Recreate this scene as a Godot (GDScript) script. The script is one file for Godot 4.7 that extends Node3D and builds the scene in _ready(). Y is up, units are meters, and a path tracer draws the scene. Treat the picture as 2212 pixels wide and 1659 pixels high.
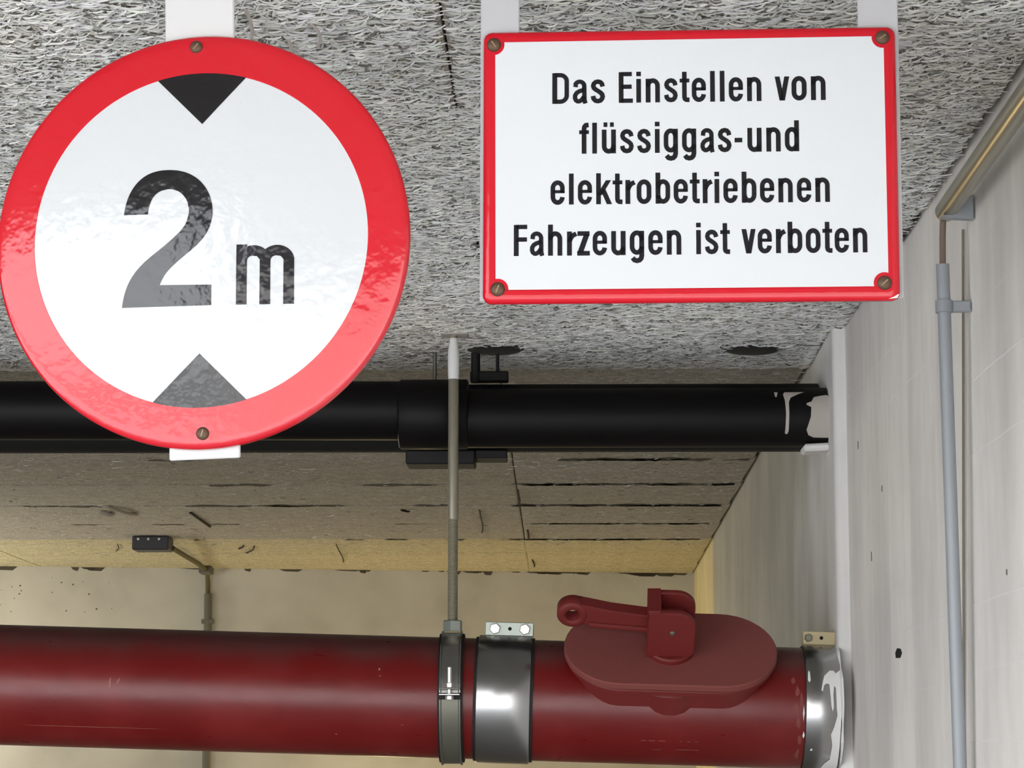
extends Node3D
# An underground car-park entrance seen through a long lens: two enamel signs hang from a wood-wool ceiling, drain pipes run behind them.

const CEIL := 2.553      # underside of the ceiling
const WALL := 0.540      # face of the right-hand wall
const MOUTH := -1.45     # where the roof begins; the street lies in front of it
const RED_Z := -4.72

var M := {}
var rng := RandomNumberGenerator.new()
var used := {}

func _ready() -> void:
	rng.seed = 7
	# ---- camera
	var cam := Camera3D.new()
	cam.name = "camera"
	add_child(cam)
	cam.position = Vector3(0, 1.75, 0)
	cam.rotation = Vector3(deg_to_rad(8.4849), deg_to_rad(1.0508), 0)
	cam.fov = 17.1532
	cam.near = 0.05
	cam.far = 200.0
	cam.current = true
	# ---- sky and exposure
	var sky_mat := ProceduralSkyMaterial.new()
	sky_mat.sky_top_color = Color(0.86, 0.88, 0.91)
	sky_mat.sky_horizon_color = Color(0.95, 0.955, 0.96)
	sky_mat.sky_curve = 0.2
	sky_mat.ground_bottom_color = Color(0.45, 0.44, 0.42)
	sky_mat.ground_horizon_color = Color(0.75, 0.76, 0.77)
	sky_mat.sun_angle_max = 0.0
	var sky := Sky.new()
	sky.sky_material = sky_mat
	var env := Environment.new()
	env.background_mode = Environment.BG_SKY
	env.sky = sky
	env.background_energy_multiplier = 1.5
	env.tonemap_mode = Environment.TONE_MAPPER_LINEAR
	env.tonemap_exposure = 3.7
	env.sdfgi_enabled = true
	env.ssao_enabled = true
	env.ssil_enabled = true
	var we := WorldEnvironment.new()
	we.name = "world_environment"
	we.environment = env
	add_child(we)

	var sun := DirectionalLight3D.new()
	sun.name = "sun"
	sun.rotation = Vector3(deg_to_rad(-50), deg_to_rad(168), 0)
	sun.light_color = Color(1.0, 0.99, 0.98)
	sun.light_energy = 1.2
	sun.light_angular_distance = 2.0
	sun.shadow_enabled = true
	sun.sky_mode = DirectionalLight3D.SKY_MODE_LIGHT_ONLY
	add_child(sun)

	make_materials()
	build_setting()
	build_ceiling()
	build_lamps()
	build_black_pipes()
	build_red_pipe()
	build_cleanout()
	build_couplings()
	build_hanger()
	build_round_sign()
	build_text_sign()
	build_wall_services()
	build_back_services()

# ------------------------------------------------------------------ naming
func numbered(called: String) -> String:
	var n: int = used.get(called, 0)
	used[called] = n + 1
	return called if n == 0 else "%s_%03d" % [called, n]

func tag(o: Node3D, label: String, category: String, group := "", kind := "") -> void:
	o.set_meta("label", label)
	o.set_meta("category", category)
	if group: o.set_meta("group", group)
	if kind: o.set_meta("kind", kind)

func thing(called: String, label: String, category: String, at := Vector3.ZERO, group := "", kind := "") -> Node3D:
	var o := Node3D.new()
	o.name = numbered(called)
	add_child(o)
	o.position = at
	tag(o, label, category, group, kind)
	return o

func put(called: String, mesh: Mesh, mat: Material, parent: Node3D, xf := Transform3D.IDENTITY) -> MeshInstance3D:
	var o := MeshInstance3D.new()
	o.name = called if parent != self else numbered(called)
	o.mesh = mesh
	o.material_override = mat
	o.transform = xf
	parent.add_child(o, true)
	return o

# ------------------------------------------------------------------ mesh builder
class MB:
	var st := SurfaceTool.new()
	var colored := false
	func _init() -> void:
		st.begin(Mesh.PRIMITIVE_TRIANGLES)
	func vert(p: Vector3, n: Vector3, uv: Vector2) -> void:
		st.set_normal(n)
		st.set_uv(uv)
		st.add_vertex(p)
	func tri(a: Vector3, b: Vector3, c: Vector3, na: Vector3, nb: Vector3, nc: Vector3, ua := Vector2.ZERO, ub := Vector2.ZERO, uc := Vector2.ZERO) -> void:
		var g := (b - a).cross(c - a)
		if g.length_squared() < 1e-22: return
		if g.dot(na + nb + nc) > 0.0:
			vert(a, na, ua); vert(c, nc, uc); vert(b, nb, ub)
		else:
			vert(a, na, ua); vert(b, nb, ub); vert(c, nc, uc)
	func quad(a: Vector3, b: Vector3, c: Vector3, d: Vector3, na: Vector3, nb: Vector3, nc: Vector3, nd: Vector3, ua := Vector2.ZERO, ub := Vector2.ZERO, uc := Vector2.ZERO, ud := Vector2.ZERO) -> void:
		tri(a, b, c, na, nb, nc, ua, ub, uc)
		tri(a, c, d, na, nc, nd, ua, uc, ud)
	func flat(a: Vector3, b: Vector3, c: Vector3, d: Vector3, n: Vector3) -> void:
		quad(a, b, c, d, n, n, n, n)
	# profile points (radius, height along local y), turned about local y
	func lathe(profile: Array, xf := Transform3D.IDENTITY, segs := 48, a0 := 0.0, a1 := TAU) -> void:
		var count := profile.size()
		var fn := []
		for i in count - 1:
			var d: Vector2 = profile[i + 1] - profile[i]
			fn.append(Vector2(d.y, -d.x).normalized())
		# make the normals point away from the profile's inside: profiles run so that the left side is inside
		for i in count - 1:
			var p: Vector2 = profile[i]
			var q: Vector2 = profile[i + 1]
			var n0: Vector2 = fn[i]
			var n1: Vector2 = fn[i]
			if i > 0 and fn[i].dot(fn[i - 1]) > 0.6: n0 = (fn[i] + fn[i - 1]).normalized()
			if i < count - 2 and fn[i].dot(fn[i + 1]) > 0.6: n1 = (fn[i] + fn[i + 1]).normalized()
			for k in segs:
				var t0 := a0 + (a1 - a0) * k / segs
				var t1 := a0 + (a1 - a0) * (k + 1) / segs
				var c0 := Vector3(cos(t0), 0, sin(t0))
				var c1 := Vector3(cos(t1), 0, sin(t1))
				var up := Vector3.UP
				quad(xf * (c0 * p.x + up * p.y), xf * (c1 * p.x + up * p.y), xf * (c1 * q.x + up * q.y), xf * (c0 * q.x + up * q.y),
					xf.basis * (c0 * n0.x + up * n0.y), xf.basis * (c1 * n0.x + up * n0.y), xf.basis * (c1 * n1.x + up * n1.y), xf.basis * (c0 * n1.x + up * n1.y),
					Vector2(t0, p.y), Vector2(t1, p.y), Vector2(t1, q.y), Vector2(t0, q.y))
	func tube(path: Array, r: float, segs := 16, caps := true) -> void:
		var up := Vector3(0.123, 0.9, 0.21).normalized()
		var last := []
		var n := path.size()
		for i in n:
			var d: Vector3 = ((path[mini(i + 1, n - 1)] as Vector3) - (path[maxi(i - 1, 0)] as Vector3)).normalized()
			if absf(d.dot(up)) > 0.95: up = Vector3(0.9, 0.1, 0.3).normalized()
			var s := d.cross(up).normalized()
			var w := s.cross(d).normalized()
			up = w
			var ring := []
			for k in segs + 1:
				var a := TAU * k / segs
				ring.append([(path[i] as Vector3) + (s * cos(a) + w * sin(a)) * r, s * cos(a) + w * sin(a)])
			if i > 0:
				for k in segs:
					quad(last[k][0], last[k + 1][0], ring[k + 1][0], ring[k][0], last[k][1], last[k + 1][1], ring[k + 1][1], ring[k][1])
			if caps and (i == 0 or i == n - 1):
				var cn := -d if i == 0 else d
				for k in segs:
					tri(path[i], ring[k][0], ring[k + 1][0], cn, cn, cn)
			last = ring
	# box with chamfered edges
	func box(size: Vector3, c := 0.001, xf := Transform3D.IDENTITY) -> void:
		var h := size / 2.0
		c = minf(c, minf(h.x, minf(h.y, h.z)) * 0.9)
		for axis in 3:
			var u := (axis + 1) % 3
			var v := (axis + 2) % 3
			for s in [-1.0, 1.0]:
				var nn := Vector3.ZERO
				nn[axis] = s
				var q := []
				for e in [[-1, -1], [1, -1], [1, 1], [-1, 1]]:
					var p := Vector3.ZERO
					p[axis] = s * h[axis]
					p[u] = e[0] * (h[u] - c)
					p[v] = e[1] * (h[v] - c)
					q.append(xf * p)
				var w := xf.basis * nn
				flat(q[0], q[1], q[2], q[3], w)
				# edge between this face and the +/- u face
				for s2 in [-1.0, 1.0]:
					var a := Vector3.ZERO
					a[axis] = s * h[axis]; a[u] = s2 * (h[u] - c); a[v] = -(h[v] - c)
					var b := a
					b[v] = h[v] - c
					var a2 := a
					a2[axis] = s * (h[axis] - c); a2[u] = s2 * h[u]
					var b2 := b
					b2[axis] = a2[axis]; b2[u] = a2[u]
					var n2 := Vector3.ZERO
					n2[axis] = s; n2[u] = s2
					flat(xf * a, xf * b, xf * b2, xf * a2, xf.basis * n2.normalized())
		for sx in [-1.0, 1.0]:
			for sy in [-1.0, 1.0]:
				for sz in [-1.0, 1.0]:
					var s := Vector3(sx, sy, sz)
					var k := (xf.basis * s).normalized()
					tri(xf * (s * Vector3(h.x, h.y - c, h.z - c)), xf * (s * Vector3(h.x - c, h.y, h.z - c)), xf * (s * Vector3(h.x - c, h.y - c, h.z)), k, k, k)
	# polygon in the local xy plane pushed along z from z0 to z1, its far edges bevelled by b
	func prism(poly: PackedVector2Array, z0: float, z1: float, b := 0.0, xf := Transform3D.IDENTITY) -> void:
		var p := poly
		if Geometry2D.is_polygon_clockwise(p): p.reverse()
		var n := p.size()
		var nrm := []
		for i in n:
			var e := (p[(i + 1) % n] - p[i]).normalized()
			nrm.append(Vector2(e.y, -e.x))
		var inner := PackedVector2Array()
		for i in n:
			var m: Vector2 = (nrm[i] + nrm[(i + n - 1) % n])
			m = m / maxf(m.length_squared() * 0.5, 0.3)
			inner.append(p[i] - m * b)
		var loops := [[p, z0], [p, z1 - b]]
		if b > 0.0: loops.append([inner, z1])
		for l in loops.size() - 1:
			var A: PackedVector2Array = loops[l][0]
			var B: PackedVector2Array = loops[l + 1][0]
			var lift := 0.7 if l == 1 else 0.0
			for i in n:
				var j := (i + 1) % n
				var n0: Vector2 = nrm[i]
				var n1: Vector2 = nrm[i]
				if nrm[i].dot(nrm[(i + n - 1) % n]) > 0.7: n0 = (nrm[i] + nrm[(i + n - 1) % n]).normalized()
				if nrm[i].dot(nrm[j]) > 0.7: n1 = (nrm[i] + nrm[j]).normalized()
				var v0 := (xf.basis * Vector3(n0.x, n0.y, lift)).normalized()
				var v1 := (xf.basis * Vector3(n1.x, n1.y, lift)).normalized()
				quad(xf * Vector3(A[i].x, A[i].y, loops[l][1]), xf * Vector3(A[j].x, A[j].y, loops[l][1]), xf * Vector3(B[j].x, B[j].y, loops[l + 1][1]), xf * Vector3(B[i].x, B[i].y, loops[l + 1][1]), v0, v1, v1, v0)
		for cap in [[p, z0, -1.0], [loops[-1][0], z1, 1.0]]:
			var q: PackedVector2Array = cap[0]
			var t := Geometry2D.triangulate_polygon(q)
			var cn: Vector3 = (xf.basis * Vector3(0, 0, cap[2])).normalized()
			for i in range(0, t.size(), 3):
				tri(xf * Vector3(q[t[i]].x, q[t[i]].y, cap[1]), xf * Vector3(q[t[i + 1]].x, q[t[i + 1]].y, cap[1]), xf * Vector3(q[t[i + 2]].x, q[t[i + 2]].y, cap[1]), cn, cn, cn)
	# polygon in parameter space cut into cells and bent over a surface: shape(Vector2) -> [point, normal]
	func conform(poly: PackedVector2Array, cell: Vector2, shape: Callable) -> void:
		if Geometry2D.is_polygon_clockwise(poly): poly.reverse()
		var lo := poly[0]
		var hi := poly[0]
		for q in poly:
			lo = lo.min(q); hi = hi.max(q)
		var nx := maxi(1, ceili((hi.x - lo.x) / cell.x))
		var ny := maxi(1, ceili((hi.y - lo.y) / cell.y))
		for i in nx:
			for j in ny:
				var a := lo + Vector2(i, j) * cell
				var sq := PackedVector2Array([a, a + Vector2(cell.x, 0), a + cell, a + Vector2(0, cell.y)])
				for piece in Geometry2D.intersect_polygons(poly, sq):
					if Geometry2D.is_polygon_clockwise(piece): continue
					var t := Geometry2D.triangulate_polygon(piece)
					for k in range(0, t.size(), 3):
						var A: Array = shape.call(piece[t[k]])
						var B: Array = shape.call(piece[t[k + 1]])
						var C: Array = shape.call(piece[t[k + 2]])
						tri(A[0], B[0], C[0], A[1], B[1], C[1], piece[t[k]], piece[t[k + 1]], piece[t[k + 2]])
	# a ribbon of width w along a polyline, raised from z0 to z1
	func ribbon(pts: PackedVector2Array, w: float, z0: float, z1: float, scale: Vector2, at: Vector2) -> void:
		var n := pts.size()
		var L := []
		var R := []
		for i in n:
			var d0 := (pts[i] - pts[maxi(i - 1, 0)]).normalized()
			var d1 := (pts[mini(i + 1, n - 1)] - pts[i]).normalized()
			if i == 0: d0 = d1
			if i == n - 1: d1 = d0
			var m := (Vector2(-d0.y, d0.x) + Vector2(-d1.y, d1.x))
			m = m / maxf(m.length_squared() * 0.5, 0.4)
			L.append((pts[i] + m * w / 2.0) * scale + at)
			R.append((pts[i] - m * w / 2.0) * scale + at)
		for i in n - 1:
			strip4([L[i], L[i + 1], R[i + 1], R[i]], z0, z1)
	func strip4(q: Array, z0: float, z1: float) -> void:
		var a := []
		for p in q: a.append(Vector3(p.x, p.y, z1))
		flat(a[0], a[1], a[2], a[3], Vector3.BACK)
		var mid: Vector3 = (a[0] + a[1] + a[2] + a[3]) / 4.0
		for i in 4:
			var p: Vector3 = a[i]
			var r: Vector3 = a[(i + 1) % 4]
			var nn := Vector3(r.y - p.y, p.x - r.x, 0).normalized()
			if nn.dot(p - mid) < 0.0: nn = -nn
			flat(p, r, Vector3(r.x, r.y, z0), Vector3(p.x, p.y, z0), nn)
	func done() -> ArrayMesh:
		return st.commit()

func wall_x(z: float) -> float:
	return 0.5687 + 0.008 * z if z > -4.69 else 0.4556 - 0.0112 * z

func stadium(hl: float, hw: float, n := 20) -> PackedVector2Array:
	var p := PackedVector2Array()
	for i in n + 1:
		var a := -PI / 2 + PI * i / n
		p.append(Vector2(hl - hw + cos(a) * hw, sin(a) * hw))
	for i in n + 1:
		var a := PI / 2 + PI * i / n
		p.append(Vector2(-hl + hw + cos(a) * hw, sin(a) * hw))
	return p

func circle(c: Vector2, r: float, n := 24) -> PackedVector2Array:
	var p := PackedVector2Array()
	for i in n:
		p.append(c + Vector2(cos(TAU * i / n), sin(TAU * i / n)) * r)
	return p

func box_mesh(size: Vector3, c := 0.001) -> ArrayMesh:
	var b := MB.new()
	b.box(size, c)
	return b.done()

func hexagon(r: float) -> PackedVector2Array:
	return circle(Vector2.ZERO, r, 6)

# along +x: local y of a lathe becomes the world's x
func along_x(at: Vector3, tilt := 0.0) -> Transform3D:
	return Transform3D(Basis(Vector3.BACK, tilt) * Basis(Vector3(0, 0, -1), Vector3(1, 0, 0), Vector3(0, -1, 0)), at)

func facing_z(at: Vector3) -> Transform3D:   # local y of a lathe becomes +z
	return Transform3D(Basis(Vector3(1, 0, 0), Vector3(0, 0, 1), Vector3(0, -1, 0)), at)

# ------------------------------------------------------------------ materials
func std(col: Color, rough := 0.7, metal := 0.0) -> StandardMaterial3D:
	var m := StandardMaterial3D.new()
	m.albedo_color = col
	m.roughness = rough
	m.metallic = metal
	return m

func noise_tex(freq: float, size := 512, octaves := 4, normal := false, strength := 4.0, sd := 1, ramp: Array = []) -> NoiseTexture2D:
	var f := FastNoiseLite.new()
	f.seed = sd
	f.frequency = freq
	f.fractal_octaves = octaves
	var t := NoiseTexture2D.new()
	t.width = size
	t.height = size
	t.seamless = true
	t.noise = f
	if normal:
		t.as_normal_map = true
		t.bump_strength = strength
	if ramp.size():
		var g := Gradient.new()
		g.offsets = PackedFloat32Array(ramp[0])
		g.colors = PackedColorArray(ramp[1])
		t.color_ramp = g
	return t

func tri_map(m: StandardMaterial3D, per_metre: float, world := true) -> void:
	m.uv1_triplanar = true
	m.uv1_world_triplanar = world
	m.uv1_scale = Vector3.ONE * per_metre

func make_materials() -> void:
	var wavy := noise_tex(0.022, 512, 3, true, 5.0, 11)
	for e in [["enamel_white", Color(0.80, 0.815, 0.825)], ["enamel_red", Color(0.75, 0.06, 0.135)], ["enamel_black", Color(0.045, 0.048, 0.07)], ["disc_white", Color(0.765, 0.78, 0.79)], ["disc_red", Color(0.75, 0.06, 0.135)], ["disc_black", Color(0.045, 0.048, 0.07)]]:
		var m := std(e[1], 0.12)
		if e[0].begins_with("disc"): m.metallic_specular = 0.6
		m.normal_enabled = true
		m.normal_texture = wavy
		m.normal_scale = 0.06 if e[0].begins_with("enamel") else 0.14
		tri_map(m, 4.0, false)
		M[e[0]] = m
	M.sign_back = std(Color(0.25, 0.25, 0.26), 0.5)
	M.screw = std(Color(0.36, 0.28, 0.22), 0.55, 0.5)
	M.screw_slot = std(Color(0.55, 0.47, 0.36), 0.5, 0.5)
	var wp := std(Color(0.80, 0.80, 0.80), 0.45)
	M.strap_white = wp
	M.strap_grey = std(Color(0.70, 0.70, 0.71), 0.5)
	# wood wool: crossing fibres, one picture for colour and one for relief
	var fib := fibre_images()
	for e in [["board", Color(0.88, 0.87, 0.85)], ["board_warm", Color(0.86, 0.845, 0.81)], ["board_lamp_tint", Color(1.0, 0.97, 0.83)]]:
		var m := std(e[1], 0.9)
		m.albedo_texture = fib[0]
		m.heightmap_enabled = true
		m.heightmap_texture = fib[1]
		m.heightmap_scale = 0.22
		tri_map(m, 2.0)
		M[e[0]] = m
	M.fibre = std(Color(1, 1, 1), 0.9)
	M.fibre.vertex_color_use_as_albedo = true
	M.dark_fibre = std(Color(0.16, 0.13, 0.10), 0.9)
	M.slab = std(Color(0.20, 0.19, 0.18), 0.95)
	# concrete
	var grain := noise_tex(0.02, 512, 5, false, 0, 21)
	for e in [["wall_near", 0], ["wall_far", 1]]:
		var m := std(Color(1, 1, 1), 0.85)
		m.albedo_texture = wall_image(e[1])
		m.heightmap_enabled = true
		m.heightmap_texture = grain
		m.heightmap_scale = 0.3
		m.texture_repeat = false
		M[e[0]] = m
	var wb := std(Color(1, 1, 1), 0.9)
	wb.albedo_texture = noise_tex(0.01, 512, 5, false, 0, 31, [[0.0, 0.45, 1.0], [Color(0.72, 0.71, 0.67), Color(0.79, 0.78, 0.745), Color(0.83, 0.825, 0.79)]])
	tri_map(wb, 0.5)
	M.wall_back = wb
	M.concrete = std(Color(0.62, 0.61, 0.59), 0.9)
	M.concrete.albedo_texture = noise_tex(0.01, 512, 5, false, 0, 41, [[0.0, 1.0], [Color(0.75, 0.75, 0.75), Color(1, 1, 1)]])
	tri_map(M.concrete, 0.4)
	M.asphalt = std(Color(0.80, 0.80, 0.80), 0.9)
	M.tarmac = std(Color(0.52, 0.515, 0.505), 0.9)
	M.pale_render = std(Color(0.74, 0.73, 0.715), 0.9)
	M.roof = std(Color(0.22, 0.20, 0.19), 0.9)
	M.render = std(Color(0.52, 0.51, 0.50), 0.9)
	M.plaster = std(Color(0.90, 0.90, 0.89), 0.85)
	M.plaster_dull = std(Color(0.74, 0.71, 0.68), 0.85)
	M.grime = std(Color(0.34, 0.32, 0.27), 0.95)
	M.fin = std(Color(0.95, 0.94, 0.93), 0.85)
	M.scuff = std(Color(0.42, 0.39, 0.36), 0.9)
	M.hole = std(Color(0.05, 0.05, 0.05), 0.9)
	M.stain = std(Color(0.17, 0.17, 0.165), 0.95)
	# pipes
	var red := std(Color(1, 1, 1), 0.37)
	red.metallic_specular = 0.5
	red.albedo_texture = red_image()
	red.uv1_scale = Vector3(1.0 / TAU, 1.0 / 1.6, 1)
	red.roughness_texture = noise_tex(0.03, 512, 4, false, 0, 52, [[0.0, 1.0], [Color(0.7, 0.7, 0.7), Color(1, 1, 1)]])
	red.normal_enabled = true
	red.normal_texture = noise_tex(0.03, 512, 4, true, 2.0, 53)
	red.normal_scale = 0.05
	M.red = red
	M.red_cast = std(Color(0.43, 0.115, 0.105), 0.6)
	M.red_cast.normal_enabled = true
	M.red_cast.normal_texture = red.normal_texture
	M.red_cast.normal_scale = 0.25
	tri_map(M.red_cast, 6.0)
	M.red_dusty = M.red_cast.duplicate()
	M.red_dusty.albedo_color = Color(0.50, 0.255, 0.235)
	M.red_dusty.roughness = 0.8
	M.gasket = std(Color(0.20, 0.06, 0.06), 0.8)
	M.black_pipe = std(Color(0.06, 0.052, 0.052), 0.5)
	M.black_pipe.metallic_specular = 0.3
	M.black_rough = std(Color(0.05, 0.047, 0.045), 0.7)
	M.rubber = std(Color(0.10, 0.08, 0.08), 0.7)
	var steel := std(Color(0.70, 0.70, 0.70), 0.25, 1.0)
	steel.normal_enabled = true
	steel.normal_texture = noise_tex(0.01, 256, 3, true, 1.5, 61)
	steel.normal_scale = 0.02
	tri_map(steel, 6.0)
	M.steel = steel
	M.zinc = std(Color(0.66, 0.69, 0.66), 0.42, 0.85)
	M.zinc_dull = std(Color(0.47, 0.47, 0.43), 0.5, 0.7)
	M.yellow_zinc = std(Color(0.70, 0.65, 0.52), 0.5, 0.45)
	M.bolt = std(Color(0.90, 0.90, 0.88), 0.35, 0.7)
	M.rod = std(Color(0.62, 0.60, 0.53), 0.42, 0.5)
	M.conduit_steel = std(Color(0.70, 0.68, 0.60), 0.28, 0.9)
	M.conduit_grey = std(Color(0.60, 0.62, 0.64), 0.5, 0.1)
	M.cable_brown = std(Color(0.50, 0.43, 0.38), 0.7)
	M.conduit_shadow_line = std(Color(0.50, 0.47, 0.42), 0.7)
	M.cable_olive = std(Color(0.40, 0.37, 0.24), 0.8)
	M.box_dark = std(Color(0.22, 0.22, 0.25), 0.5)
	M.box_grey = std(Color(0.42, 0.41, 0.38), 0.8)
	M.lamp_body = std(Color(0.85, 0.85, 0.83), 0.5)
	var tube := std(Color(1, 0.96, 0.88), 0.4)
	tube.emission_enabled = true
	tube.emission = Color(1.0, 0.92, 0.76)
	tube.emission_energy_multiplier = 2.0
	M.tube = tube

# cast iron in dark red paint; v runs along the pipe, u round it with 0.75 on top, where grey dust lies
func red_image() -> ImageTexture:
	var im := Image.create(128, 1024, false, Image.FORMAT_RGB8)
	var n := FastNoiseLite.new()
	n.seed = 77
	n.frequency = 0.02
	n.fractal_octaves = 4
	for y in 1024:
		var yy: float = absf(y - 512.0)
		for x in 128:
			var t := TAU * (x + 0.5) / 128.0
			var top := -sin(t)
			var k := n.get_noise_3d(cos(t) * 40.0, sin(t) * 40.0, yy * 0.45)
			var c := Color(0.42, 0.060, 0.058).lerp(Color(0.47, 0.12, 0.115), clampf(k * 1.2 + 0.35, 0.0, 1.0))
			c = c.lerp(Color(0.31, 0.205, 0.195), smoothstep(0.25, 0.95, top + k * 0.25) * 0.85)
			im.set_pixel(x, y, c)
	return ImageTexture.create_from_image(im)

func fibre_images() -> Array:
	var S := 1024
	var r := RandomNumberGenerator.new()
	r.seed = 3
	var a := Image.create(S, S, false, Image.FORMAT_RGB8)
	var h := Image.create(S, S, false, Image.FORMAT_RGB8)
	a.fill(Color(0.70, 0.68, 0.65))
	h.fill(Color(0.15, 0.15, 0.15))
	for i in 5200:
		var x := r.randf() * S
		var y := r.randf() * S
		var ang := r.randf_range(-0.8, 0.8) + (PI / 2 if r.randf() < 0.25 else 0.0)
		var bend := r.randf_range(-0.02, 0.02)
		var g := clampf(r.randfn(0.86, 0.09), 0.55, 1.0)
		var c := Color(g, g * r.randf_range(0.97, 1.0), g * r.randf_range(0.93, 1.0))
		var hh := r.randf_range(0.3, 1.0)
		var hc := Color(hh, hh, hh)
		var w := r.randi_range(3, 6)
		for k in r.randi_range(30, 90):
			ang += bend
			x += cos(ang)
			y += sin(ang)
			for q in w:
				var px := posmod(int(x - sin(ang) * (q - w * 0.5)), S)
				var py := posmod(int(y + cos(ang) * (q - w * 0.5)), S)
				a.set_pixel(px, py, c)
				h.set_pixel(px, py, hc)
	return [ImageTexture.create_from_image(a), ImageTexture.create_from_image(h)]

# colour of the right-hand wall: u runs inward along the wall, v from the ceiling down; old roller stripes, smears and scuffs, lamp yellow painted in at the inner end
func wall_image(which: int) -> ImageTexture:
	var W := 1024
	var H := 512
	var im := Image.create(W, H, false, Image.FORMAT_RGB8)
	var n1 := FastNoiseLite.new()
	n1.seed = 5 + which
	n1.frequency = 0.02
	var n2 := FastNoiseLite.new()
	n2.seed = 9 + which
	n2.frequency = 0.012
	n2.fractal_octaves = 3
	for x in W:
		var u := (x + 0.5) / W
		var z := MOUTH - u * 3.27 if which == 0 else -4.68 - u * 6.32
		var stripe := n1.get_noise_2d(x * 0.9, 0.0) * 0.035 + n1.get_noise_2d(x * 3.0, 300.0) * 0.008
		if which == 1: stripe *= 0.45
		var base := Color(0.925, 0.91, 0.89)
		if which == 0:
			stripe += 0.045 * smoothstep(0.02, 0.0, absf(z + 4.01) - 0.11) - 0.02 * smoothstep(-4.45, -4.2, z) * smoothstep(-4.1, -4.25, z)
			pass
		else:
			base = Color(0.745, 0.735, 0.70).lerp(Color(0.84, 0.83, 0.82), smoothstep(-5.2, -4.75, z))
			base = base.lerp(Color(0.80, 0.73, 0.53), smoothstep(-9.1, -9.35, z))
		for y in H:
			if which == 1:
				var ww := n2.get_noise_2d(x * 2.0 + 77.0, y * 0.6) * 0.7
				var b0 := Color(0.79, 0.785, 0.755).lerp(Color(0.88, 0.875, 0.865), smoothstep(-5.75, -4.95, z + ww))  # paler towards the near end, along a wavering edge
				base = b0.lerp(Color(0.93, 0.885, 0.72), smoothstep(-9.1, -9.35, z))  # warm lamp light put into the colour as yellow at the inner end
			var s := stripe + n2.get_noise_2d(x * 1.1, y * 0.5) * 0.07 + n2.get_noise_2d(x * 6.0 + 900.0, y * 5.0) * 0.016
			im.set_pixel(x, y, Color(base.r + s, base.g + s, base.b + s * 0.95))
	return ImageTexture.create_from_image(im)

# ------------------------------------------------------------------ the setting
func slab(called: String, lo: Vector3, hi: Vector3, mat: Material, label: String, category: String) -> Node3D:
	var o := put(called, box_mesh(hi - lo, 0.004), mat, self, Transform3D(Basis.IDENTITY, (lo + hi) / 2.0))
	tag(o, label, category, "", "structure")
	return o

func wall_panel(z0: float, z1: float, mat: Material) -> ArrayMesh:   # face looks along -x
	var b := MB.new()
	var n := Vector3.LEFT
	var t := 0.25
	b.quad(Vector3(0, 0, z0), Vector3(0, 0, z1), Vector3(0, CEIL + 0.05, z1), Vector3(0, CEIL + 0.05, z0), n, n, n, n, Vector2(0, 1), Vector2(1, 1), Vector2(1, 0), Vector2(0, 0))
	b.flat(Vector3(t, 0, z0), Vector3(t, 0, z1), Vector3(t, CEIL + 0.05, z1), Vector3(t, CEIL + 0.05, z0), Vector3.RIGHT)
	var cr := 0.014
	for i in 6:       # rounded arris towards the mouth
		var a := PI / 2 * i / 6.0
		var c := PI / 2 * (i + 1) / 6.0
		var p := Vector3(cr - cos(a) * cr, 0, z0 + sin(a) * cr)
		var q := Vector3(cr - cos(c) * cr, 0, z0 + sin(c) * cr)
		var h := Vector3(0, CEIL + 0.05, 0)
		var np := Vector3(-cos(a), 0, sin(a))
		var nq := Vector3(-cos(c), 0, sin(c))
		b.quad(p, q, q + h, p + h, np, nq, nq, np, Vector2(0.0, 1), Vector2(0.0, 1), Vector2(0.0, 0), Vector2(0.0, 0))
	z0 += cr
	b.quad(Vector3(cr, 0, z0), Vector3(t, 0, z0), Vector3(t, CEIL + 0.05, z0), Vector3(cr, CEIL + 0.05, z0), Vector3.BACK, Vector3.BACK, Vector3.BACK, Vector3.BACK, Vector2(0, 1), Vector2(0.002, 1), Vector2(0.002, 0), Vector2(0, 0))
	b.flat(Vector3(0, 0, z1), Vector3(t, 0, z1), Vector3(t, CEIL + 0.05, z1), Vector3(0, CEIL + 0.05, z1), Vector3.FORWARD)
	b.flat(Vector3(0, CEIL + 0.05, z0), Vector3(t, CEIL + 0.05, z0), Vector3(t, CEIL + 0.05, z1), Vector3(0, CEIL + 0.05, z1), Vector3.UP)
	b.flat(Vector3(0, 0, z0), Vector3(t, 0, z0), Vector3(t, 0, z1), Vector3(0, 0, z1), Vector3.DOWN)
	return b.done()

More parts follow.
